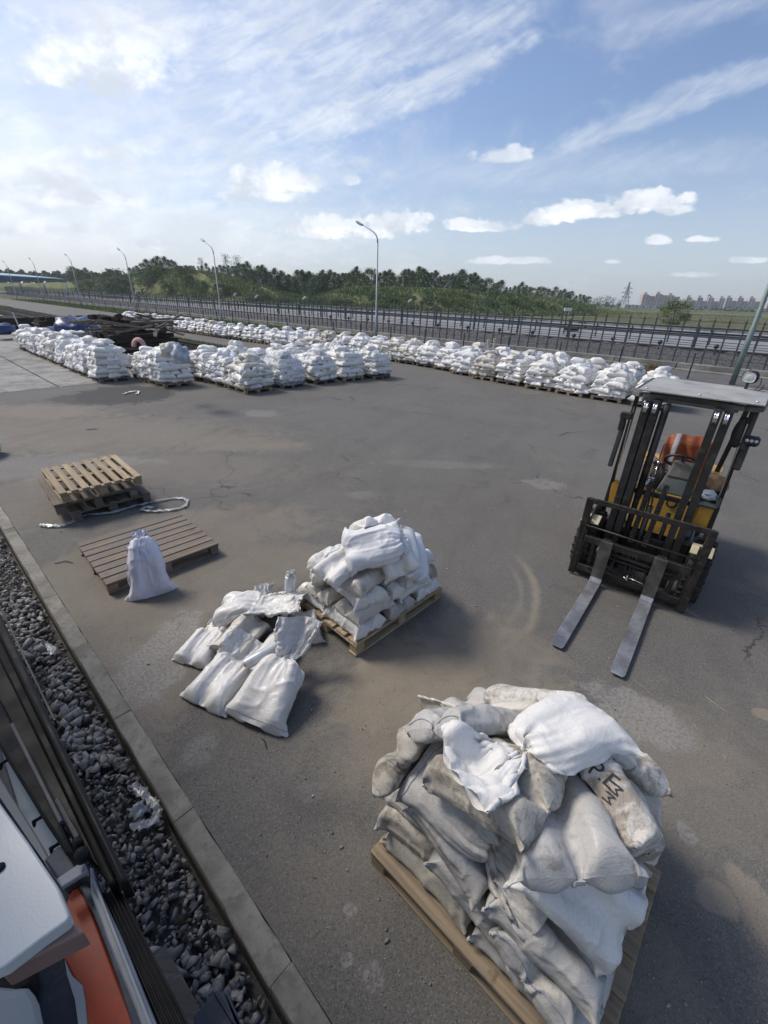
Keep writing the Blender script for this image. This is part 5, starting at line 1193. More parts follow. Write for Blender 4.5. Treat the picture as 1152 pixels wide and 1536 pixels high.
# siding rails between the heaps and the grass strip
sid=empty('siding_track',sn(0,10.5),TYAW,'rusty siding rails on dark sleepers running behind the timber heaps','railway track')
for n in (9.85,11.37):
    mb=MB(); mb.box((140,-(n-10.5),.16),(246,.15,.018)); mb.box((140,-(n-10.5),.22),(246,.018,.12)); mb.box((140,-(n-10.5),.295),(246,.07,.035)); mb.build('rail',M['steel_dark'],sid)
sm_=beam_mesh(2.6,.24,.16,'sleeper','sleeper')
for k in range(120):
    o=link_mesh('sleeper',sm_,None,sid); o.location=(17.6+k*.62,0,.06); o.rotation_euler=(0,0,PI/2+rt_.uniform(-.01,.01))
# ------------------------------------------------------------------ fences
M['galv']=simple('galvanised_steel',(.085,.09,.10),.55,.35,.2,5,.1,40); M['pipe']=simple('dark_blue_pipe',(.035,.05,.075),.5,.1,.25,3,.1,30,dirt=(.15,.17,.2,.3)); M['white_rail']=simple('white_barrier_rail',(.55,.57,.58),.5,.0,.1,3,.1,30)
fence=empty('security_fence',sn(0,27.35),TYAW,'tall galvanised post fence with razor wire above the concrete ledge','fence')
mb=MB(); mb.box((0,0,1.03),(.062,.06,2.05)); mb.box((0,0,2.11),(.02,.02,.16))
for k in range(10): mb.box((0,.03,.3+k*.19),(.085,.02,.03))
bmesh.ops.recalc_face_normals(mb.bm,faces=mb.bm.faces[:]); pm=bpy.data.meshes.new('post'); mb.bm.to_mesh(pm); mb.bm.free(); pm.materials.append(M['galv'])
nP=285
for k in range(nP):
    o=link_mesh('post',pm,None,fence); o.location=(-7+k*.62,0,.28); o.rotation_euler=(rt_.uniform(-.015,.015),rt_.uniform(-.02,.02),0)
mb=MB()
for z in (.5,.8,1.15,1.5,1.85,2.15): mb.box((79,.02,z+.1),(172,.012,.022))
mb.build('line_wire',M['galv'],fence)
V=[];F=[];n=0
tN=9000; tt=np.linspace(0,1,tN); xs=-7+tt*172; ph=tt*172/.45*2*PI; rr=.13; C0=np.stack([xs,np.cos(ph)*rr,2.42+np.sin(ph)*rr],-1); w=.0065
off=[np.array([0,w,0]),np.array([0,-w*.5,w]),np.array([0,-w*.5,-w])]
Vv=np.stack([C0+o_ for o_ in off],1).reshape(-1,3); i=np.arange(tN-1)*3; Ff=np.concatenate([np.stack([i+a,i+b,i+b+3,i+a+3],-1) for a,b in ((0,1),(1,2),(2,0))]); me=np_mesh('razor_wire',Vv,Ff); link_mesh('razor_wire',me,M['galv'],fence)
low=empty('low_post_fence',sn(0,23.6),TYAW,'row of short dark posts with thin wire along the yard edge','fence')
mb=MB(); mb.box((0,0,.5),(.055,.055,1.15)); bmesh.ops.recalc_face_normals(mb.bm,faces=mb.bm.faces[:]); pm2=bpy.data.meshes.new('short_post'); mb.bm.to_mesh(pm2); mb.bm.free(); pm2.materials.append(M['pipe'])
for k in range(52): o=link_mesh('short_post',pm2,None,low); o.location=(.4+k*2.95,0,.0); o.rotation_euler=(rt_.uniform(-.02,.02),rt_.uniform(-.02,.02),0)
# railing with dark blue pipes beyond the gravel bank, and the white rail behind it
ra=empty('pipe_railing',sn(0,37.6),TYAW,'dark blue pipe railing with three upper pipes and thin lower rails','railing')
for k in range(60): mb=MB(); mb.box((0,0,.85),(.13,.13,1.75)); o=mb.build('railing_post',M['pipe'],ra); o.location=(-12+k*4.4,0,0)
for z,r in ((1.62,.05),(1.30,.055),(1.16,.04),(.80,.02),(.50,.02)): mb=MB(); mb.tube([(-14,-.08,z),(250,-.08,z)],r,8); mb.build('pipe',M['pipe'],ra)
rb=empty('white_barrier',sn(0,47),TYAW,'white-topped roadside barrier on short dark posts across the far lane','barrier')
for k in range(90): mb=MB(); mb.box((0,0,.55),(.10,.10,1.35)); o=mb.build('barrier_post',M['pipe'],rb); o.location=(-25+k*3.1,0,0)
for z,h,mt in ((.98,.16,'white_rail'),(.62,.10,'pipe')): mb=MB(); mb.box((115,-.08,z),(290,.06,h)); mb.build('barrier_rail',M[mt],rb)
bw=empty('far_wall',sn(0,62),TYAW,'long low grey concrete wall beyond the far lane','wall')
for k in range(-20,70): mb=MB(); mb.box((k*4.,0,.3),(3.96,.3,1.3),bev=.02); mb.build('wall_panel',M['ledge'],bw)
# trackside lamps on stalks
for k in range(14):
    t=empty('track_marker_lamp',sn(.8+k*2.9+rt_.uniform(-.2,.2),33.2,.3),TYAW,f'small black lamp head on a stalk above the gravel bank, {ordw(k+1)} from the right','track lamp','track lamps on the gravel bank')
    mb=MB(); mb.tube([(0,0,0),(0,0,.42)],.035,6); mb.build('stalk',M['pipe'],t); mb=MB(); mb.lathe([(0,-.12),(.11,-.1),(.14,.02),(.10,.12),(0,.14)],10,'x',(0,0,.52)); mb.build('lamp_head',M['pipe'],t)
for k,(u,v) in enumerate(((731,528),(740,526))):
    t=empty('marker_post',at(u,v),0,['left','right'][k]+' of two short white marker posts with yellow boxes before the ledge','marker post','white marker posts')
    mb=MB(); mb.box((0,0,.25),(.09,.09,.55)); mb.build('post',M['white_paint'],t); mb=MB(); mb.box((0,0,.62),(.16,.12,.22),bev=.01); mb.build('box',simple('pale_yellow_box',(.55,.52,.30),.6),t)
# ------------------------------------------------------------------ lamp posts
M['lampsteel']=simple('galvanised_lamp_post',(.30,.33,.34),.5,.3,.15,2,.1,30)
L0=Vector((-.961,31.96,0)); LD=Vector((-15.356,13.289,0))
descr=['partly hidden green-grey lamp post leaning out of frame behind the forklift','tall curved street lamp in the middle of the picture','second street lamp left of the middle one, before the grassy mound','third street lamp left of the middle one','fourth street lamp left of the middle one','fifth street lamp left of the middle one','sixth and farthest street lamp at the left edge']
gp=L0-LD; t=empty('floodlight_mast',gp,0,'tall green-grey steel mast leaning out of frame behind the forklift roof','mast'); mb=MB(); mb.tube([(0,0,0),(0,0,2.2),(0,0,2.22),(0,0,12)],[.11,.10,.085,.06],12); mb.build('pole',simple('green_grey_paint',(.17,.22,.21),.5,.1,.2,2,.1,30),t)
for k in range(0,6):
    p=L0+LD*k; t=empty('street_lamp',p,math.atan2(LD.y,LD.x),descr[k+1],'street lamp','street lamps along the road')
    mb=MB(); mb.box((0,0,12.1),(.5,.5,.2)) if 0 else None; mb.tube([(0,0,0),(0,0,1.6),(0,0,1.62),(0,0,5.9)],[.085,.08,.062,.045],10); mb.tube([(0,0,5.9),(.03,0,6.12),(.12,0,6.3),(.30,0,6.46),(.55,0,6.6),(1.35,0,6.96)],[.045,.042,.038,.034,.032,.03],8); mb.build('pole',M['lampsteel'],t)
    mb=MB(); mb.box((1.62,0,7.06),(.62,.20,.10),Matrix.Rotation(-.40,3,'Y'),.03); mb.box((1.64,0,7.01),(.42,.16,.05),Matrix.Rotation(-.40,3,'Y'),.02); mb.build('lamp_head',M['lampsteel'],t)
# ------------------------------------------------------------------ hills, trees, skyline
HPTS=[(-400,424,330),(0,424,300),(60,424,280),(110,423,240),(150,418,190),(200,412,165),(240,406,150),(270,404,140),(300,407,135),(330,411,125),(360,418,120),(400,430,112),(430,438,108),(470,442,104),(500,437,98),(530,431,95),(560,430,94),(600,432,94),(660,434,96),(720,438,104),(780,443,114),(840,450,128),(890,457,150),(930,463,190),(1000,470,260),(1300,478,300)]
def hill_h(u):      # crest height and foot distance as a function of the sight direction
    y=np.interp(u,[q[0] for q in HPTS],[q[1] for q in HPTS]); D=np.interp(u,[q[0] for q in HPTS],[q[2] for q in HPTS]); return y,D
M['hillgrass']=soil_material('hill_grass',(.075,.10,.035),(.17,.18,.07),.22,(.23,.21,.12),1.)
hill_us=np.linspace(-700,1500,230); prof=[(-14,0),(-6,.08),(0,.22),(6,.50),(13,.80),(20,.97),(28,1.),(40,.97),(60,.8),(90,.4),(130,-.05)]
V=[];rh=np.random.default_rng(8)
for u in hill_us:
    y,D=hill_h(u); crest=max(.02,far(u,y,D+22).z)
    r=ray(u,430); d=Vector((r.x,r.y,0)).normalized()
    for (dd,h) in prof:
        bump=rh.normal(0,.22)*(h>.1)*min(1,crest/3)+ .5*math.sin(u*.06+dd*.2)*(.1<h<.95)*min(1,crest/4)
        V.append(tuple(d*(D+dd)+Vector((0,0,-.28+crest*h*1.04+bump*.7))))
npf=len(prof); i,j=np.meshgrid(np.arange(len(hill_us)-1),np.arange(npf-1),indexing='ij'); a=(i*npf+j).ravel(); F=np.stack([a,a+npf,a+npf+1,a+1],-1)
tag(link_mesh('grassy_mound',np_mesh('grassy_mound',V,F[:,::-1],True),M['hillgrass']),kind='structure')
def leaf_material(name,a,b_):
    m,nt,b=new_mat(name); g=nt.node('ShaderNodeNewGeometry').outputs['Random Per Island']; info=nt.node('ShaderNodeObjectInfo').outputs['Random']
    c=nt.mix(g,a,b_); f=nt.m('MULTIPLY_ADD',info,.5,.75); c=nt.mix(1.,c,nt.comb(f,f,f),'MULTIPLY'); nt.put(b.inputs['Base Color'],c); b.inputs['Roughness'].default_value=.7; b.inputs['Specular IOR Level'].default_value=.2
    return m
M['leaf_dark']=leaf_material('dark_leaves',(.082,.125,.070),(.15,.205,.115)); M['leaf_mid']=leaf_material('mid_leaves',(.082,.12,.05),(.165,.21,.10)); M['leaf_bright']=leaf_material('bright_leaves',(.11,.15,.055),(.24,.27,.13)); M['leaf_dry']=leaf_material('dry_stems',(.16,.11,.06),(.30,.21,.12)); M['bark']=simple('bark',(.12,.11,.10),.85,0,.4,4,.5,20)
def crown_mesh(seed,n,shape,lq):
    """leaf clumps in a unit-high crown (z 0..1), local clusters, gaps between"""
    rg=np.random.default_rng(seed); cl=[]
    for _ in range(60):
        z=rg.uniform(.05,.98)
        if shape=='cone': r=.27*(1-z)**.6+.02
        elif shape=='round': r=.36*math.sqrt(max(.02,1-((z-.52)/.52)**2))
        elif shape=='bush': z*=.9; r=.62*math.sqrt(max(.02,1-(z/.95)**2))
        else: r=.20*math.sqrt(max(.05,1-((z-.6)/.45)**2))
        a=rg.uniform(0,2*PI); q_=r*math.sqrt(rg.uniform(.15,1.)); cl.append((math.cos(a)*q_,math.sin(a)*q_,z,rg.uniform(.045,.09)))
    if shape=='cone':
        for k in range(5): cl.append((rg.normal(0,.02),rg.normal(0,.02),.9+k*.035,.025))
    cl=np.array(cl); pick=rg.integers(0,len(cl),n); C=cl[pick,:3]+rg.normal(0,1,(n,3))*cl[pick,3:4]*[1,1,.8]; C[:,2]=np.clip(C[:,2],.0,1.08)
    u_=rg.normal(0,1,(n,3)); u_/=np.linalg.norm(u_,axis=1,keepdims=True); w=rg.normal(0,1,(n,3)); v_=np.cross(u_,w); v_/=np.linalg.norm(v_,axis=1,keepdims=True); s=lq*rg.uniform(.5,1.2,(n,1))
    Vv=np.stack([C-u_*s,C+v_*s*.7,C+u_*s,C-v_*s*.7],1).reshape(-1,3); Ff=np.arange(n*4).reshape(-1,4); return np_mesh('crown',Vv,Ff)
CR=[crown_mesh(1,4200,'cone',.020),crown_mesh(2,4000,'cone',.019),crown_mesh(3,4600,'round',.021),crown_mesh(4,4600,'round',.020),crown_mesh(5,700,'thin',.020),crown_mesh(6,4600,'bush',.024),crown_mesh(7,4600,'bush',.024),crown_mesh(8,3900,'cone',.019)]
for me,k in zip(CR,('leaf_dark','leaf_mid','leaf_dark','leaf_mid','leaf_dark','leaf_mid','leaf_dark','leaf_dark')): me.materials.append(M[k])
mb=MB(); rr=random.Random(2); mb.tube([(0,0,-.05),(.01,0,.3),(-.005,.01,.6),(.005,0,.97)],[.022,.016,.010,.003],6)
for k in range(9):
    z=.22+k*.08; a=k*2.4; l=.16*(1.1-z*.8); mb.tube([(0,0,z),(math.cos(a)*l,math.sin(a)*l,z+.09)],[.006,.002],4)
bmesh.ops.recalc_face_normals(mb.bm,faces=mb.bm.faces[:]); TR=bpy.data.meshes.new('trunk'); mb.bm.to_mesh(TR); mb.bm.free(); TR.materials.append(M['bark'])
TREES=[]
def tree(u,ytop,D,kind,name='tree',wf=1.,label=None,group=None,cat='tree',yb=None,mat=None):
    """top of the crown on sight line (u,ytop) at distance D, foot on the slope"""
    y,Df=hill_h(u); top=far(u,ytop,D); crest=max(.02,far(u,y,Df+22).z); dd=D-Df
    hz=-.28+crest*1.04*np.interp(dd,[q_[0] for q_ in prof],[q_[1] for q_ in prof]) if yb is None else far(u,yb,D).z
    h=max(1.2,top.z-hz+.15); t=empty(name,(top.x,top.y,hz-.1),rr.uniform(0,6.28),label,cat,group); t.scale=(h*wf,h*wf,h)
    c=link_mesh('crown',CR[kind],None,t); c.location=(0,0,.03 if kind!=4 else .1); c.scale=(1.35,1.35,.97) if kind!=4 else (1,1,.9); 
    if kind!=5 and kind!=6: link_mesh('trunk',TR,None,t)
    return t
SKY=[(100,402),(125,399),(140,405),(160,407),(180,408),(200,398),(215,392),(240,386),(262,390),(275,396),(300,394),(330,398),(345,392),(370,396),(385,398),(400,402),(420,407),(435,412),(460,403),(470,410),(490,406),(505,404),(530,402),(545,408),(575,402),(600,408),(625,404),(640,401),(660,410),(680,406),(700,408),(720,414),(740,420),(760,424),(780,424),(800,428),(820,431),(840,429),(860,436),(880,446)]
su=[q_[0] for q_ in SKY]; sy=[q_[1] for q_ in SKY]
def tl(lst,group,fmt,cat='tree',name='tree'):
    lst=sorted(lst,key=lambda q_:q_[0])
    for k,(u,yt,D,kind,wf) in enumerate(lst): tree(u,yt,D,kind,name,wf,fmt.format(ordw(k+1)),group,cat)
back=[];u=104
while u<885:
    y,Df=hill_h(u); back.append((u,np.interp(u,su,sy)+rr.uniform(-2,9),Df+rr.uniform(24,44),rr.choice([0,1,7,0,1,7,3]),rr.uniform(.8,1.15))); u+=rr.uniform(4.6,7.)
tl(back,'trees along the mound skyline','young tree on the skyline of the mounds, {} from the left')
mid_=[];u=380
while u<800:
    y,Df=hill_h(u); mid_.append((u,np.interp(u,su,sy)+rr.uniform(8,20),Df+rr.uniform(15,24),rr.choice([0,7,2,3,0]),rr.uniform(.9,1.3))); u+=rr.uniform(9,15)
tl([m for m in mid_ if 395<m[0]<490 or m[0]>705],'trees in front of the skyline row','darker tree standing before the skyline row on the mounds, {} from the left')
bs=[(130,420,-1),(168,402,3),(176,412,-2),(212,402,14),(226,404,10),(236,398,12),(222,412,5),(275,398,12),(283,412,6),(300,420,2),(250,425,0),(330,424,1),(345,428,2),(505,446,2),(520,448,2),(560,440,6),(590,444,4),(620,444,6),(640,447,3),(665,445,4),(690,447,3),(700,440,10),(730,446,5),(745,452,3),(770,448,6),(790,455,3),(810,452,6),(830,458,3),(850,455,8),(870,460,4),(885,462,3),(575,455,-2),(615,457,-2),(655,458,-2),(720,461,-2),(480,452,2),(455,450,1),(425,446,2),(400,442,2),(380,438,0)]
for k,(u,yt,dd) in enumerate(sorted(bs)):
    y,Df=hill_h(u); tree(u,yt,Df+dd,rr.choice([5,6]),'bush',rr.uniform(.9,1.5),f'rounded green bush on the slope of the mounds, {ordw(k+1)} from the left','bushes on the mounds','bush')
tree(337,380,150,4,'tree',1.,'thin sparse tree with an open crown rising above the mound, left of a pair','sparse tall trees','tree'); tree(353,382,150,4,'tree',1.,'thin sparse tree with an open crown rising above the mound, right of a pair','sparse tall trees','tree')
tree(301,386,160,4,'tree',1.1,'lone small-crowned tree on the mound top before the sparse pair','sparse tall trees','tree')
tree(1018,452,88,2,'tree',1.2,'bright green solitary bushy tree before the apartment blocks','','tree',yb=489).children[0].data=(lambda me:(me.materials.clear(),me.materials.append(M['leaf_bright']),me)[2])(CR[2].copy())
# rough herbs over the slopes
def herbs(name,spec,mat,label,cat,seed):
    rg=np.random.default_rng(seed); P=[]
    for (u0,u1,d0,d1,n,h) in spec:
        for _ in range(n):
            u=rg.uniform(u0,u1); y,Df=hill_h(u); dd=rg.uniform(d0,d1); crest=max(.02,far(u,y,Df+22).z); r=ray(u,430); d=Vector((r.x,r.y,0)).normalized(); z=-.28+crest*1.04*np.interp(dd,[q_[0] for q_ in prof],[q_[1] for q_ in prof])
            b=d*(Df+dd); P.append((b.x,b.y,z,h*rg.uniform(.4,1.3)))
    P=np.array(P); n=len(P); a=rg.uniform(0,2*PI,n); w=P[:,3]*.35; dx=np.cos(a)*w; dy=np.sin(a)*w; j=rg.normal(0,.3,(n,2))*P[:,3:4]
    Vv=np.stack([np.stack([P[:,0]-dx,P[:,1]-dy,P[:,2]-.1],-1),np.stack([P[:,0]+dx,P[:,1]+dy,P[:,2]-.1],-1),np.stack([P[:,0]+dx*.6+j[:,0],P[:,1]+dy*.6+j[:,1],P[:,2]+P[:,3]],-1),np.stack([P[:,0]-dx*.3+j[:,0],P[:,1]-dy*.3+j[:,1],P[:,2]+P[:,3]*.8],-1)],1).reshape(-1,3)
    o=link_mesh(name,np_mesh(name,Vv,np.arange(n*4).reshape(-1,4)),M[mat]); return tag(o,label,cat,kind='stuff')
herbs('undergrowth',[(380,480,-6,20,6000,.5),(480,900,-8,18,14000,.5)],'leaf_mid','tangled green undergrowth covering the slopes of the mounds','undergrowth',4)
herbs('tall_grass',[(110,480,-8,30,26000,.45),(480,900,-8,30,24000,.5),(900,1160,-14,10,5000,.35)],'leaf_bright','yellow-green tall grass on the crowns of the mounds','grass',5)
# grass on strip and verge
def grass_strip(name,zones,label,seed):
    rg=np.random.default_rng(seed); A=[]
    for (s0,s1,n0,n1,n,h) in zones:
        s=s0+(s1-s0)*rg.random(n)**1.6; nn=rg.uniform(n0,n1,n); A.append(np.stack([s*TX.x+nn*NX.x,s*TX.y+nn*NX.y,np.full(n,-.01),h*rg.uniform(.4,1.4,n)],-1))
    P=np.concatenate(A); n=len(P); a=rg.uniform(0,2*PI,n); w=P[:,3]*.22; dx=np.cos(a)*w; dy=np.sin(a)*w; j=rg.normal(0,.35,(n,2))*P[:,3:4]
    Vv=np.stack([np.stack([P[:,0]-dx,P[:,1]-dy,P[:,2]],-1),np.stack([P[:,0]+dx,P[:,1]+dy,P[:,2]],-1),np.stack([P[:,0]+j[:,0],P[:,1]+j[:,1],P[:,2]+P[:,3]],-1)],1).reshape(-1,3)
    return tag(link_mesh(name,np_mesh(name,Vv,np.arange(n*3).reshape(-1,3)),M['leaf_bright']),label,'grass',kind='stuff')
grass_strip('grass',[(17.2,80,11.95,13.2,26000,.13),(25,130,21.4,26.6,22000,.16),(80,200,12,13.2,4000,.2)],'short dry-green grass on the strip by the siding and the far verge',7)
# dried weeds by the ledge
for k,(u,v,hh,lab) in enumerate(((972,566,.6,'dried reddish-brown weed clump growing before the ledge behind the bag row'),(1140,606,.55,'dried tan weeds at the right edge beyond the forklift roof'))):
    p=at(u,v); t=empty('dry_weeds',p,0,lab,'weeds'); t.scale=(hh*1.3,hh*1.3,hh); me=CR[6].copy(); me.materials.clear(); me.materials.append(M['leaf_dry']); link_mesh('stems',me,None,t)
# far wood line and skyline
def belt(name,u0,u1,yt,D,n,mat,label,seed,yb):
    rg=np.random.default_rng(seed); P=[]
    us=rg.uniform(u0,u1,n); top=np.array([np.interp(u,[q_[0] for q_ in yt],[q_[1] for q_ in yt]) for u in us]); V_=[]
    sz=D*.0042
    for u,t_ in zip(us,top):
        wob=2.2*math.sin(u*.35)+1.5*math.sin(u*.9+1); f=rg.random()**.6; Pt=far(u,t_+wob+(yb-t_)*(1-f),D+rg.uniform(0,D*.08)); V_.append(Pt[:])
    C=np.array(V_); u_=rg.normal(0,1,(n,3)); u_/=np.linalg.norm(u_,axis=1,keepdims=True); w=rg.normal(0,1,(n,3)); v_=np.cross(u_,w); v_/=np.linalg.norm(v_,axis=1,keepdims=True); s=sz*rg.uniform(.5,1.2,(n,1))
    Vv=np.stack([C-u_*s,C+v_*s*.7,C+u_*s,C-v_*s*.7],1).reshape(-1,3); return tag(link_mesh(name,np_mesh(name,Vv,np.arange(n*4).reshape(-1,4)),M[mat]),label,'wood',kind='stuff')
belt('far_wood',-60,190,[(-60,402),(0,407),(60,411),(110,410),(150,412),(190,415)],420,5200,'leaf_dark','dark far-off wood along the horizon behind the station roof',1,424)
belt('far_wood',860,1230,[(860,456),(920,458),(960,463),(1000,463),(1060,464),(1152,466),(1230,468)],760,5600,'leaf_dark','dark band of distant trees below the apartment blocks',2,476)
for k,(u,yt) in enumerate(((880,444),(893,446),(903,444),(912,443),(921,446),(931,449))): tree(u,yt,300,4,'tree',1.2,f'bare thin poplar left of the power pylon, {ordw(k+1)} from the left','thin poplars by the pylon','tree',yb=467)
# apartment blocks
def facade_material(name,c1,c2):
    m,nt,b=new_mat(name); n=nt.noise(nt.node('ShaderNodeTexCoord').outputs['Object'],.12,4,.6); nt.put(b.inputs['Base Color'],nt.mix(nt.ramp(n,.4,.6),c1,c2)); b.inputs['Roughness'].default_value=.9; return m
M['pinkwall']=facade_material('pink_render',(.48,.40,.37),(.54,.46,.42)); M['greywall']=facade_material('grey_pink_render',(.46,.43,.41),(.52,.48,.45)); M['palewall']=facade_material('pale_render',(.55,.56,.54),(.62,.63,.62)); M['window']=simple('window_glass',(.06,.08,.10),.15,0,.2,1,0); M['balcony']=facade_material('balcony_white',(.50,.50,.48),(.58,.58,.56))
def block(u0,u1,yt0,yt1,D,floors,bays,wall,alt,label,depth=14,steps=None,recess=1.2,pent=True):
    a=far(u0,yt0,D); b=far(u1,yt1,D*1.02); base=-.3; d=Vector((b.x-a.x,b.y-a.y,0)); Lw=d.length; yaw=math.atan2(d.y,d.x); H_=(a.z+b.z)/2-base
    t=empty('apartment_block',(a.x,a.y,base),yaw,label,'apartment block'); bwid=Lw/bays; wins=MB(); fr=MB()
    for k in range(bays):
        hh=H_+(steps[k%len(steps)] if steps else 0); alt_=k%2
        mb=MB(); dy=recess if alt_ else 0; mb.box((bwid*(k+.5),depth/2+dy,hh/2),(bwid-.03,depth,hh)); w=mb.build('wall_bay',M[alt if alt_ else wall],t)
        if pent and not alt_: mb=MB(); mb.box((bwid*(k+.5),depth/2,hh+1.5),(bwid*.5,5,3)); mb.build('roof_house',M[wall],t)
        fh=hh/floors
        wn=MB(); bn=MB()
        for f in range(floors):
            for x in ((-.26,.26) if bwid>7 else (0,)): wn.box((bwid*(k+.5)+x*bwid,dy-.06,fh*(f+.55)),(bwid*.22,.14,fh*.48))
            if alt_: bn.box((bwid*(k+.5),dy-.7,fh*(f+.22)),(bwid*.86,1.3,fh*.34))
        wn.build('window_row',M['window'],w)
        if alt_: bn.build('balcony_stack',M['balcony'],w)
        else: bn.bm.free()
    return t
block(965,1022,443,442,820,9,6,'pinkwall','pinkwall','reddish-pink stepped apartment block right of the pylon',steps=[0,-1.5,1.5,0],recess=1.)
block(937,985,458,457,700,9,9,'palewall','greywall','pale lower apartment block with bright vertical bays beside the pylon',pent=False)
block(1030,1088,448,450,860,9,7,'greywall','greywall','grey-pink long apartment block behind the bright green tree',steps=[2,-2],recess=2.)
block(1090,1150,449,452,900,9,7,'greywall','pinkwall','grey-pink apartment block at the right, beside the leaning lamp post',steps=[3,-1],recess=2.)
block(1152,1230,455,458,900,9,8,'greywall','greywall','apartment block at the far right edge of the skyline')
def hall(u0,u1,yt,yb,D,label,mat,depth=20):
    a=far(u0,yt,D); b=far(u1,yt+(u1-u0)*.033,D); z0=far(u0,yb,D).z; d=Vector((b.x-a.x,b.y-a.y,0)); t=empty('hall',(a.x,a.y,z0),math.atan2(d.y,d.x),label,'hall')
    mb=MB(); mb.box((d.length/2,depth/2,(a.z-z0)/2),(d.length,depth,a.z-z0)); mb.build('wall',M[mat],t)
    mb=MB(); mb.prism([(-.5,-.5,a.z-z0),(-.5,depth+.5,a.z-z0),(-.5,depth/2,(a.z-z0)*1.25)],0,direction=(d.length+1,0,0)); mb.build('roof',M['palewall'],t)
hall(1077,1115,476,479.5,500,'long white low hall in front of the grey apartment blocks','palewall'); hall(989,1002,470,475,480,'small white shed left of the bright green tree','palewall'); hall(973,979,469,474,500,'tiny white kiosk-like shed below the pink block','palewall')
# power pylon
pp=far(934,466,520); ptop=far(941,423,520); ph_=ptop.z-pp.z; t=empty('power_pylon',(pp.x,pp.y,pp.z-2),.5,'grey lattice power pylon left of the apartment blocks','pylon'); mb=MB(); Hh=ph_+2
M['pylonsteel']=simple('pylon_steel',(.22,.24,.26),.6,.2,.1,1,0)
def wd(z): return max(.35,4.2*(1-z/Hh)**1.25)
zs=[Hh*k/9 for k in range(10)]
for sx in(-1,1):
    for sy in (-1,1):
        for z0,z1 in zip(zs,zs[1:]): mb.beam((sx*wd(z0),sy*wd(z0),z0),(sx*wd(z1),sy*wd(z1),z1),.35,.35,up=(0,1,0))
for z0,z1 in zip(zs,zs[1:]):
    for sy in (-1,1):
        mb.beam((-wd(z0),sy*wd(z0),z0),(wd(z1),sy*wd(z1),z1),.22,.22,up=(0,1,0)); mb.beam((wd(z0),sy*wd(z0),z0),(-wd(z1),sy*wd(z1),z1),.22,.22,up=(0,1,0))
mb.build('lattice',M['pylonsteel'],t)
for f,l in ((.66,8.5),(.80,6.5),(.52,7.)):
    mb=MB(); mb.beam((-l,0,Hh*f),(l,0,Hh*f),.4,.4); mb.beam((-l,0,Hh*f),(0,0,Hh*f+2.2),.2,.2); mb.beam((l,0,Hh*f),(0,0,Hh*f+2.2),.2,.2); mb.build('cross_arm',M['pylonsteel'],t)
pc=far(1063,443,850); t=empty('mast',(pc.x,pc.y,0),0,'thin mast with a boxy head standing on the grey apartment skyline','mast'); mb=MB(); mb.beam((0,0,0),(0,0,pc.z),.7,.7,up=(0,1,0)); mb.build('pole',M['pylonsteel'],t); mb=MB(); mb.box((1,0,pc.z),(3.2,1.5,1.8)); mb.build('head',M['pylonsteel'],t)
pc=far(1152,478,55); 
# station canopy at the far left
ca=far(0,406,200); cb=far(92,417,215); d=Vector((cb.x-ca.x,cb.y-ca.y,0)); t=empty('station_hall',(ca.x,ca.y,0),math.atan2(d.y,d.x),'long station canopy with pale blue roof at the far left','building'); Lc=d.length; hz=ca.z
M['roofblue']=simple('pale_blue_roof',(.38,.55,.62),.35,0,.12,.3,0); M['darkblue']=simple('dark_blue_fascia',(.05,.10,.17),.5,0,.2,.5,0)
mb=MB(); mb.prism([(-60,-1,hz-1.1),(Lc,-1,hz-1.6),(Lc-6,9,hz-.9),(-60,9,hz+.5)],0,direction=(0,0,.25)); mb.build('roof',M['roofblue'],t)
mb=MB(); mb.prism([(-60,-.8,hz-3.6),(Lc-22,-.8,hz-3.0),(Lc-1,-.8,hz-1.65),(-60,-.8,hz-1.15)],0,direction=(0,.6,0)); mb.build('fascia',M['darkblue'],t)
mb=MB(); mb.prism([(-60,1,0),(Lc-32,1,0),(Lc-32,1,hz-3.2),(-60,1,hz-3.4)],0,direction=(0,8,0)); mb.build('wall',M['concrete'],t)
for k in range(9): mb=MB(); mb.box((-30+k*9,.6,(hz-3.4)/2),(.5,.5,hz-3.4)); mb.build('column',M['palewall'],t)
# yellow machine on the far lane
e0=at(857,493); e0=far(857,489,math.hypot(*at(857,497)[:2])); ep=at(857,497); t=empty('maintenance_machine',ep,.1,'small yellow tracked machine with a black boom on the far lane','machine')
t.scale=(.62,.62,.62); mb=MB(); mb.box((0,0,.95),(2.6,1.4,.85),bev=.08); mb.build('body',M['fk_yellow'],t); mb=MB(); mb.box((-.1,-.5,.35),(2.4,.35,.45),bev=.12); mb.box((-.1,.5,.35),(2.4,.35,.45),bev=.12); mb.build('track',M['rubber'],t)
mb=MB(); mb.beam((.9,0,1.35),(2.0,0,1.75),.16,.22); mb.beam((2.0,0,1.75),(2.6,0,1.1),.14,.18); mb.beam((2.6,0,1.1),(2.3,0,.6),.3,.3); mb.build('boom',M['fk_black'],t)
t=empty('lane_sign',at(845,499),0,'small white box sign on a thin dark pole beside the yellow machine','sign'); mb=MB(); mb.box((0,0,1.1),(.08,.08,2.2)); mb.build('pole',M['pipe'],t); mb=MB(); mb.box((0,0,2.25),(.75,.2,.3),bev=.02); mb.build('panel',M['white_paint'],t)
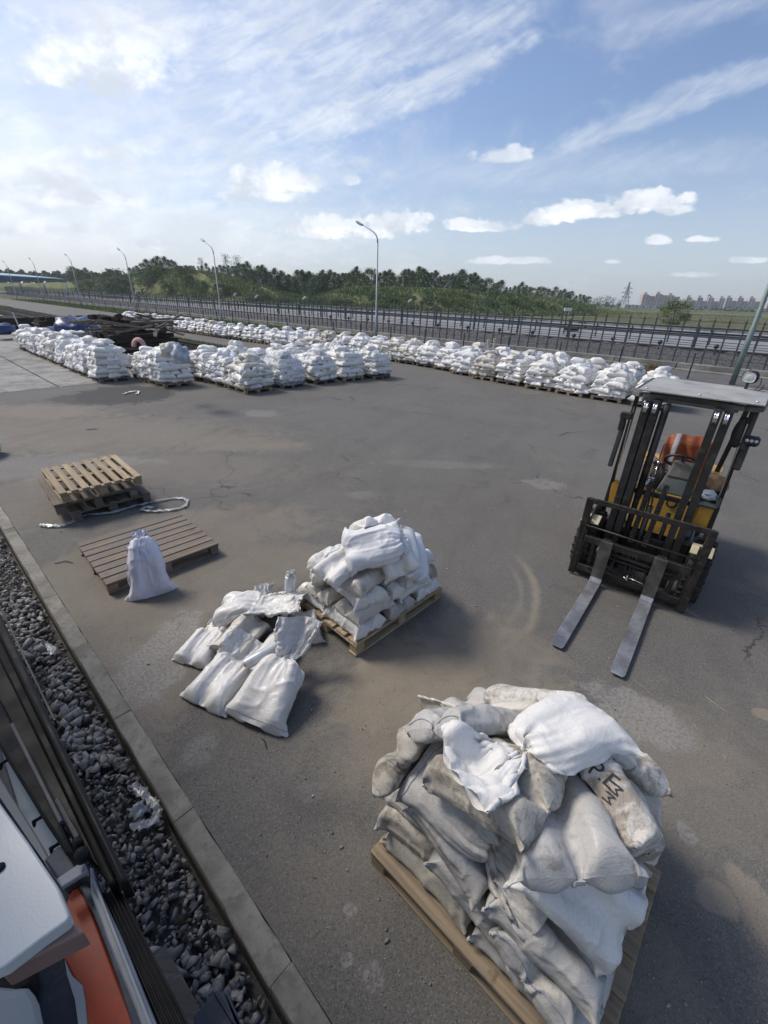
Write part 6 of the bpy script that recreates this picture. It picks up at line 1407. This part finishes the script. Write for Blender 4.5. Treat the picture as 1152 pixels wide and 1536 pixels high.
# small floodlights seen against the mounds
for k,(u,v,lab) in enumerate(((613,452,'small white floodlight head above the far lane, in front of the flat-topped mound'),(460-5,448,'small white floodlight head above the far lane, by the dip between mounds'),(383,446,'small white floodlight over the far lane, right of the second lamp post'),(351,443,'small white floodlight over the far lane, close beside the second lamp post'),(204,440,'small white floodlight over the far lane, by the third lamp post'))):
    D=75; p=far(u,v,D); t=empty('floodlight',(p.x,p.y,0),TYAW,lab,'floodlight','floodlights on the far lane'); mb=MB(); mb.tube([(0,0,0),(0,0,p.z)],.05,6); mb.build('pole',M['galv'],t); mb=MB(); mb.box((-.25,0,p.z+.1),(.8,.35,.16),Matrix.Rotation(.55,3,'Y'),.04); mb.build('head',M['white_paint'],t)

# ------------------------------------------------------------------ film rolls, ribbon, litter
M['film_roll']=simple('wound_film',(.52,.56,.60),.25,0,.12,10,.2,60,spec=.7); M['card']=simple('cardboard',(.30,.22,.14),.85,0,.2,20,.3,60)
def film_roll(a,b,r,label,core_at_a=True):
    d=b-a; t=empty('film_roll',a,0,label,'film roll','film rolls by the loose bags'); t.rotation_mode='QUATERNION'; t.rotation_quaternion=d.to_track_quat('Z','Y'); L=d.length
    mb=MB(); mb.lathe([(r*.45,0),(r*.97,0),(r,.004),(r*1.0,L*.4),(r*.985,L*.6),(r,L-.004),(r*.97,L),(r*.45,L)],32); mb.build('wound_film',M['film_roll'],t)
    mb=MB()
    seg=24; R0,R1=r*.44,r*.37; ri=[[mb.bm.verts.new((math.cos(2*PI*k/seg)*q_,math.sin(2*PI*k/seg)*q_,z)) for k in range(seg)] for q_,z in ((R0,-.012),(R1,-.012),(R1,L+.012),(R0,L+.012))]
    for i in range(4):
        A,B=ri[i],ri[(i+1)%4]
        for k in range(seg): mb.bm.faces.new((A[k],A[(k+1)%seg],B[(k+1)%seg],B[k]))
    mb.build('cardboard_core',M['card'],t)
film_roll(at(368,997,.19),at(436,958,.27),.045,'lying roll of clear film with a cardboard core among the loose bags')
ra_=at(432,908,.05); film_roll(ra_,ra_+Vector((.045,.02,.34)),.052,'upright roll of pale blue film with a ragged top beside the middle pallet')
M['clear']=simple('clear_plastic',(.50,.53,.54),.2,0,.2,12,.9,25,spec=.8); M['clear'].node_tree.nodes['Principled BSDF'].inputs['Alpha'].default_value=.6
lump('torn_film',ra_+Vector((.05,.02,.36)),(.045,.045,.05),M['clear'],9,'torn clear film sticking out of the upright roll','plastic film',amp=.7)
def ribbon(name,px,w,mat,label,cat,seed,zz=.012):
    rg=random.Random(seed); P=[at(u,v) for u,v in px]; pts=[]
    for i in range(len(P)-1):
        p0=P[max(i-1,0)];p1=P[i];p2=P[i+1];p3=P[min(i+2,len(P)-1)]
        for k in range(6):
            t_=k/6; pts.append(.5*((2*p1)+(p2-p0)*t_+(2*p0-5*p1+4*p2-p3)*t_**2+(3*p1-p0-3*p2+p3)*t_**3))
    mb=MB(); rows=[]
    for i,p in enumerate(pts):
        d=(pts[min(i+1,len(pts)-1)]-pts[max(i-1,0)]); d.normalize(); sd=Vector((-d.y,d.x,0)); ww=w*rg.uniform(.5,1.2)
        rows.append([mb.bm.verts.new(p+sd*ww*(k/4-.5)+Vector((0,0,zz+rg.uniform(0,.030)))) for k in range(5)])
    for A,B in zip(rows,rows[1:]):
        for k in range(4): mb.bm.faces.new((A[k],A[k+1],B[k+1],B[k]))
    o=mb.build(name,mat,None,smooth=True); m=o.modifiers.new('s','SOLIDIFY'); m.thickness=.002; return tag(o,label,cat)
ribbon('film_ribbon',[(60,789),(75,791),(100,789),(128,775),(165,771),(200,762),(230,755),(262,749),(280,752),(276,762),(245,768),(216,768),(218,763),(232,764)],.06,M['clear'],'twisted ribbon of clear stretch film curling from the pallet stack across the asphalt','plastic film',3)
ribbon('film_scrap',[(196,1165),(212,1180),(228,1195),(232,1210),(222,1222),(205,1226),(192,1220)],.07,M['clear'],'crumpled clear plastic strip lying on the gravel by the kerb','plastic scrap',5,-.10)
ribbon('film_scrap',[(18,955),(30,962),(48,958),(70,963),(66,972)],.12,M['clear'],'thin clear plastic sheet caught on the gravel at the left edge','plastic scrap',6,-.10)
lump('film_scrap',at(206,1216,-.06),(.05,.05,.03),M['clear'],14,'shiny scrap of silvery foil on the gravel stones','plastic scrap',amp=.9)
def stick(u0,v0,u1,v1,r,z,mat,label,cat='stick',bend=0.):
    a=at(u0,v0,z); b=at(u1,v1,z+.004); c=(a+b)/2+Vector((0,bend,r)); mb=MB(); mb.tube([a-a,c-a,b-a],[r*.7,r,r*.4],5); o=mb.build('stick' if cat=='stick' else cat,mat); o.location=a+Vector((0,0,r)); tag(o,label,cat)
M['straw']=simple('dry_straw',(.42,.36,.24),.8,0,.2,20,.2); M['twig']=simple('dark_twig',(.05,.04,.032),.8,0,.2,20,.2)
stick(1058,1045,1096,1074,.0022,0,M['straw'],'long pale straw on the asphalt at the right, beyond the nearest pile','straw')
stick(1040,1085,1048,1098,.002,0,M['straw'],'very short straw just left of the long one','straw')
stick(1084,1130,1090,1143,.002,0,M['straw'],'short pale straw below the long one at the right','straw')
stick(952,1020,1000,0+1062,.0015,0,M['straw'],'faint thin straw near the fork tip','straw')
stick(82,846,110,845,.006,0,M['twig'],'crooked dark twig between the kerb and the lone pallet','stick',.04)
stick(392,1108,400,1124,.004,0,M['twig'],'small curved dark twig under the loose bags','stick',.02)
stick(130,645,148,644,.008,0,M['twig'],'dark stick on the asphalt before the concrete slabs','stick')
stick(168,1214,184,1236,.010,-.10,M['timber'],'pale wood splinter on the gravel','stick'); stick(180,1192,192,1208,.008,-.10,M['timber'],'short wood splinter on the gravel near the plastic','stick')
stick(8,945,42,925,.012,-.11,M['timber'],'long pale wooden stick on the gravel at the left edge','stick'); stick(85,998,108,985,.006,-.10,M['straw'],'thin dry stalk on the gravel','straw')
# crumbs and small stones scattered over the yard
rg=np.random.default_rng(77); pts=[];szs=[]
for _ in range(4500):
    u=rg.uniform(-50,1200); v=560+rg.random()**.8*1000; p=at(u,v); n_=p.dot(NX)
    if n_<.45 : continue
    pts.append(np.array([p.x,p.y,.002])); szs.append(rg.uniform(.002,.006)*(1+ (rg.random()<.05)*2))
tag(scatter_rocks('grit',M['stone'],pts,szs,8,vr),'grit and small pale stones scattered over the asphalt','grit',kind='stuff')
# white corner of something at the left edge, boards beside it
lump('sandbag',at(-26,672,.16),(.24,.30,.22),FAB['white'],44,'end of a white sandbag cut off by the left picture edge','sandbag',amp=.15)
# dark resurfaced scrap
ribbon('rag',[(186,592),(196,589),(208,588),(205,593)],.10,M['white_paint'],'flattened white scrap on the dark asphalt patch','plastic scrap',8)

# pale air between here and the skyline
hz=bpy.data.materials.new('haze_air'); hz.use_nodes=True; hn=hz.node_tree; hn.nodes.remove(hn.nodes['Principled BSDF']); pv=hn.nodes.new('ShaderNodeVolumePrincipled'); pv.inputs['Color'].default_value=(.80,.87,.95,1); pv.inputs['Density'].default_value=.0003; pv.inputs['Anisotropy'].default_value=.3
hn.links.new(pv.outputs[0],hn.nodes['Material Output'].inputs['Volume'])
mb=MB(); mb.box((0,540,28),(1700,1180,61)); o=mb.build('haze',hz); tag(o,'thin pale haze over the whole yard and the far skyline','haze',kind='stuff')
# ------------------------------------------------------------------ the rail vehicle the picture is taken from
M['v_white']=simple('cream_cover_plastic',(.50,.53,.52),.32,0,.05,2,.05,200,spec=.5,dirt=(.25,.25,.22,.15)); M['v_orange']=simple('orange_paint',(.42,.06,.016),.42,0,.18,5,.1,50,dirt=(.18,.07,.04,.5)); M['v_navy']=simple('navy_paint',(.022,.028,.045),.4,0,.25,6,.1,60,dirt=(.12,.13,.14,.3))
M['v_alu']=simple('aluminium_profile',(.27,.285,.30),.5,.3,.15,8,.1,60,dirt=(.2,.2,.2,.3)); M['v_rub']=simple('black_rubber_profile',(.007,.007,.008),.55,0,.3,9,.1,60,spec=.25,dirt=(.03,.028,.026,.25)); M['v_grey']=simple('grey_panel',(.34,.35,.34),.5,0,.1,3,.05,60); M['v_steel']=simple('grey_blue_steel',(.05,.06,.08),.45,.4,.3,6,.2,60,dirt=(.15,.14,.13,.4))
veh=empty('rail_vehicle',sn(.9,-.5,0),TYAW,'side of an orange, navy and cream rail vehicle at the lower left corner','rail vehicle')
VM=veh.matrix_basis.inverted()
VI=(Matrix.Translation(sn(.9,-.5,0))@Matrix.Rotation(TYAW,4,'Z')).inverted()
def vprism(name,px,z,thick,mat,bev=.004,parent=None,smooth=False):
    mb=MB(); mb.prism([VI@at(u,v,z) for u,v in px],0,direction=(0,0,-thick)); return mb.build(name,mat,parent or veh,bevel=bev)
def vbeam(name,p0,p1,z,w,h,mat,dz=0.,parent=None,ext=0.):
    a=VI@at(p0[0],p0[1],z); b=VI@at(p1[0],p1[1],z); d=(b-a).normalized(); a=a-d*ext; mb=MB(); mb.beam(a+Vector((0,0,dz)),b+Vector((0,0,dz)),w,h,bev=min(w,h)*.2); return mb.build(name,mat,parent or veh)
ZB=1.55
# black rubber-lined frame: five parallel profiles
vprism('door_seal',[(-60,794),(77,1081),(193,1319),(178,1324),(62,1084),(-60,835)],ZB,.09,M['v_rub'],.008)
vprism('door_seal',[(-60,830),(64,1086),(176,1321),(163,1328),(48,1090),(-60,870)],ZB-.045,.06,M['v_rub'],.006)
vprism('door_frame',[(-60,860),(50,1092),(163,1326),(146,1300),(112,1265),(20,1100),(-60,955)],ZB-.09,.05,simple('black_gloss_frame',(.004,.004,.005),.45,0,.2,5,.05,60,spec=.2),.006)
vprism('door_seal',[(-60,935),(25,1097),(92,1234),(112,1280),(98,1277),(62,1224),(0,1122),(-60,1010)],ZB-.02,.06,M['v_rub'],.01)
vbeam('frame_ridge',(18,1086),(92,1234),ZB+.008,.010,.012,simple('dull_ridge',(.06,.062,.065),.5,0,.4,9,.2,60))
vbeam('frame_ridge',(86,1200),(117,1258),ZB-.03,.012,.018,simple('worn_ridge',(.10,.095,.085),.6,.3,.5,12,.3,60))
o=vprism('frame_edge_strip',[(-60,790),(80,1081),(84,1080),(-60,783)],ZB-.03,.03,M['fk_frame'],.001)
# pale inner panel with dark hooks
vprism('inner_panel',[(-60,990),(0,1110),(62,1216),(98,1280),(80,1306),(0,1175),(-60,1060)],ZB-.30,.02,simple('pale_inner_panel',(.40,.42,.40),.5,0,.06,3,.05,60),.002)
vprism('inner_strip',[(-60,1070),(0,1165),(60,1262),(84,1306),(92,1330),(0,1196),(-60,1100)],ZB-.12,.03,M['v_grey'],.003)
for (u,v) in ((8,1142),(58,1228),(84,1268)):
    a=VI@at(u,v,ZB-.16); mb=MB(); d=(VI@at(u-8,v+5,ZB-.16)-a); mb.tube([a-d*.6,a,a+d*.9,a+d*1.2+Vector((0,0,-.02))],[.006,.005,.007,.004],6); mb.build('hook',M['v_rub'],veh)
vprism('corner_bracket',[(66,1290),(86,1270),(112,1268),(134,1302),(138,1318),(116,1312),(92,1326)],ZB-.06,.06,M['v_steel'],.004)
vprism('rail_end',[(84,1318),(126,1290),(132,1306),(92,1331)],ZB-.02,.015,M['v_alu'],.003)
mb=MB(); c=VI@at(125,1287,ZB); mb.lathe([(0,0),(.016,0),(.017,.02),(.012,.03),(0,.032)],14,'z',c); mb.lathe([(0,0),(.012,0),(.010,.02),(0,.022)],12,'z',VI@at(118,1268,ZB)); mb.build('hinge',M['v_rub'],veh)
# cream cover with rounded corner
vprism('cream_cover',[(-160,1030),(-60,1108),(0,1205),(44,1266),(87,1330),(101,1364),(104,1374),(100,1381),(60,1409),(30,1432),(6,1450),(-60,1478),(-160,1500)],1.90,.03,M['v_white'],.010)
mb=MB(); mb.lathe([(0,-.002),(.008,-.002),(.009,.001),(.0,.0015)],16,'z',VI@at(-1,1302,1.902)); mb.build('cover_hole',M['v_rub'],veh)
vprism('cover_side',[(96,1372),(104,1376),(126,1398),(98,1412),(20,1452),(0,1462),(0,1450)],1.87,.05,simple('cover_side_tint',(.20,.13,.11),.4,0,.2,4,.05),.004)
# body panels
vprism('orange_panel',[(108,1334),(118,1331),(128,1345),(150,1400),(176,1470),(212,1560),(132,1570),(118,1480),(96,1440),(88,1400),(99,1356)],ZB-.10,.05,M['v_orange'],.004)
vprism('grey_stripe',[(96,1438),(108,1463),(124,1478),(128,1500),(134,1570),(122,1570),(112,1500),(100,1462)],ZB-.097,.02,M['v_grey'],.002)
vprism('navy_panel',[(36,1430),(92,1412),(100,1448),(124,1530),(130,1570),(40,1570),(20,1480)],ZB-.11,.05,M['v_navy'],.004)
vprism('grey_block',[(-60,1470),(20,1478),(40,1474),(52,1500),(66,1570),(-60,1570)],ZB+.0,.05,M['v_grey'],.02)
vprism('black_recess',[(-60,1440),(40,1420),(44,1470),(10,1500),(-60,1560)],ZB-.02,.08,simple('black_recess',(.010,.011,.010),.5,0,.2,4,.05),.01)
# aluminium sill and ribbed rubber step
vprism('dark_sill',[(118,1328),(134,1322),(150,1362),(206,1490),(236,1570),(208,1570),(176,1470),(140,1372)],ZB-.09,.05,M['v_steel'],.003)
vprism('aluminium_sill',[(134,1300),(140,1302),(150,1336),(180,1400),(236,1540),(248,1575),(226,1575),(204,1516),(160,1410),(136,1340)],ZB-.06,.03,M['v_alu'],.004)
vbeam('sill_ridge',(140,1318),(228,1544),ZB-.052,.007,.010,M['v_alu'],0,None,.0)
st_=vprism('step_board',[(150,1338),(184,1338),(300,1575),(252,1575),(176,1392)],ZB-.10,.05,M['v_rub'],.003)
for k in range(6):
    f=k/5; vbeam('step_rib',(152+f*29,1341),(246+f*52,1568),ZB-.10,.0045,.010,M['v_rub'],.004,st_)
# what the picture does not show of it: the dark flank below
mb=MB(); a=VI@sn(0,-.34,0)
mb.box((1.2,VI.to_3x3()[1][1]*0+(VI@sn(0,-.62,0)).y,.78),(5.4,.9,.95),bev=.02); mb.build('lower_flank',M['v_navy'],veh)
mb=MB(); mb.box((3.2,(VI@sn(0,-1.47,0)).y,3.25),(5.0,2.2,1.3),bev=.05); mb.build('unseen_upper_body',M['v_grey'],veh)  # unseen upper body, placed and sized to shade the cream cover
# between rail vehicle and kerb: plank and a bent dark sheet
a=at(244,1424,-.06); b=at(300,1530,-.06); mb=MB(); d=b-a; mb.beam((0,0,0),d,.09,.035,bev=.004); o=mb.build('plank',M['timber']); o.location=a+Vector((-.02,-.02,0)); tag(o,'short tan plank lying on the gravel beside the ribbed step','plank')
mb=MB(); P=[at(u,v,.12) for u,v in ((290,1524),(322,1488),(338,1486),(366,1560),(392,1600),(300,1600))]; c=P[0]; mb.prism([p-c for p in P[:3]]+[P[4]-c,P[5]-c],0,direction=(0,0,-.012)); mb.beam(P[1]-c+Vector((0,0,.004)),P[4]-c+Vector((0,0,.004)),.012,.02); mb.beam(P[2]-c-Vector((.0,0,.03)),P[3]-c-Vector((0,0,.03)),.02,.06); o=mb.build('metal_sheet',M['v_steel'],bevel=.004); o.location=c; tag(o,'bent dark blue-grey metal sheet on the gravel at the bottom edge','metal sheet')
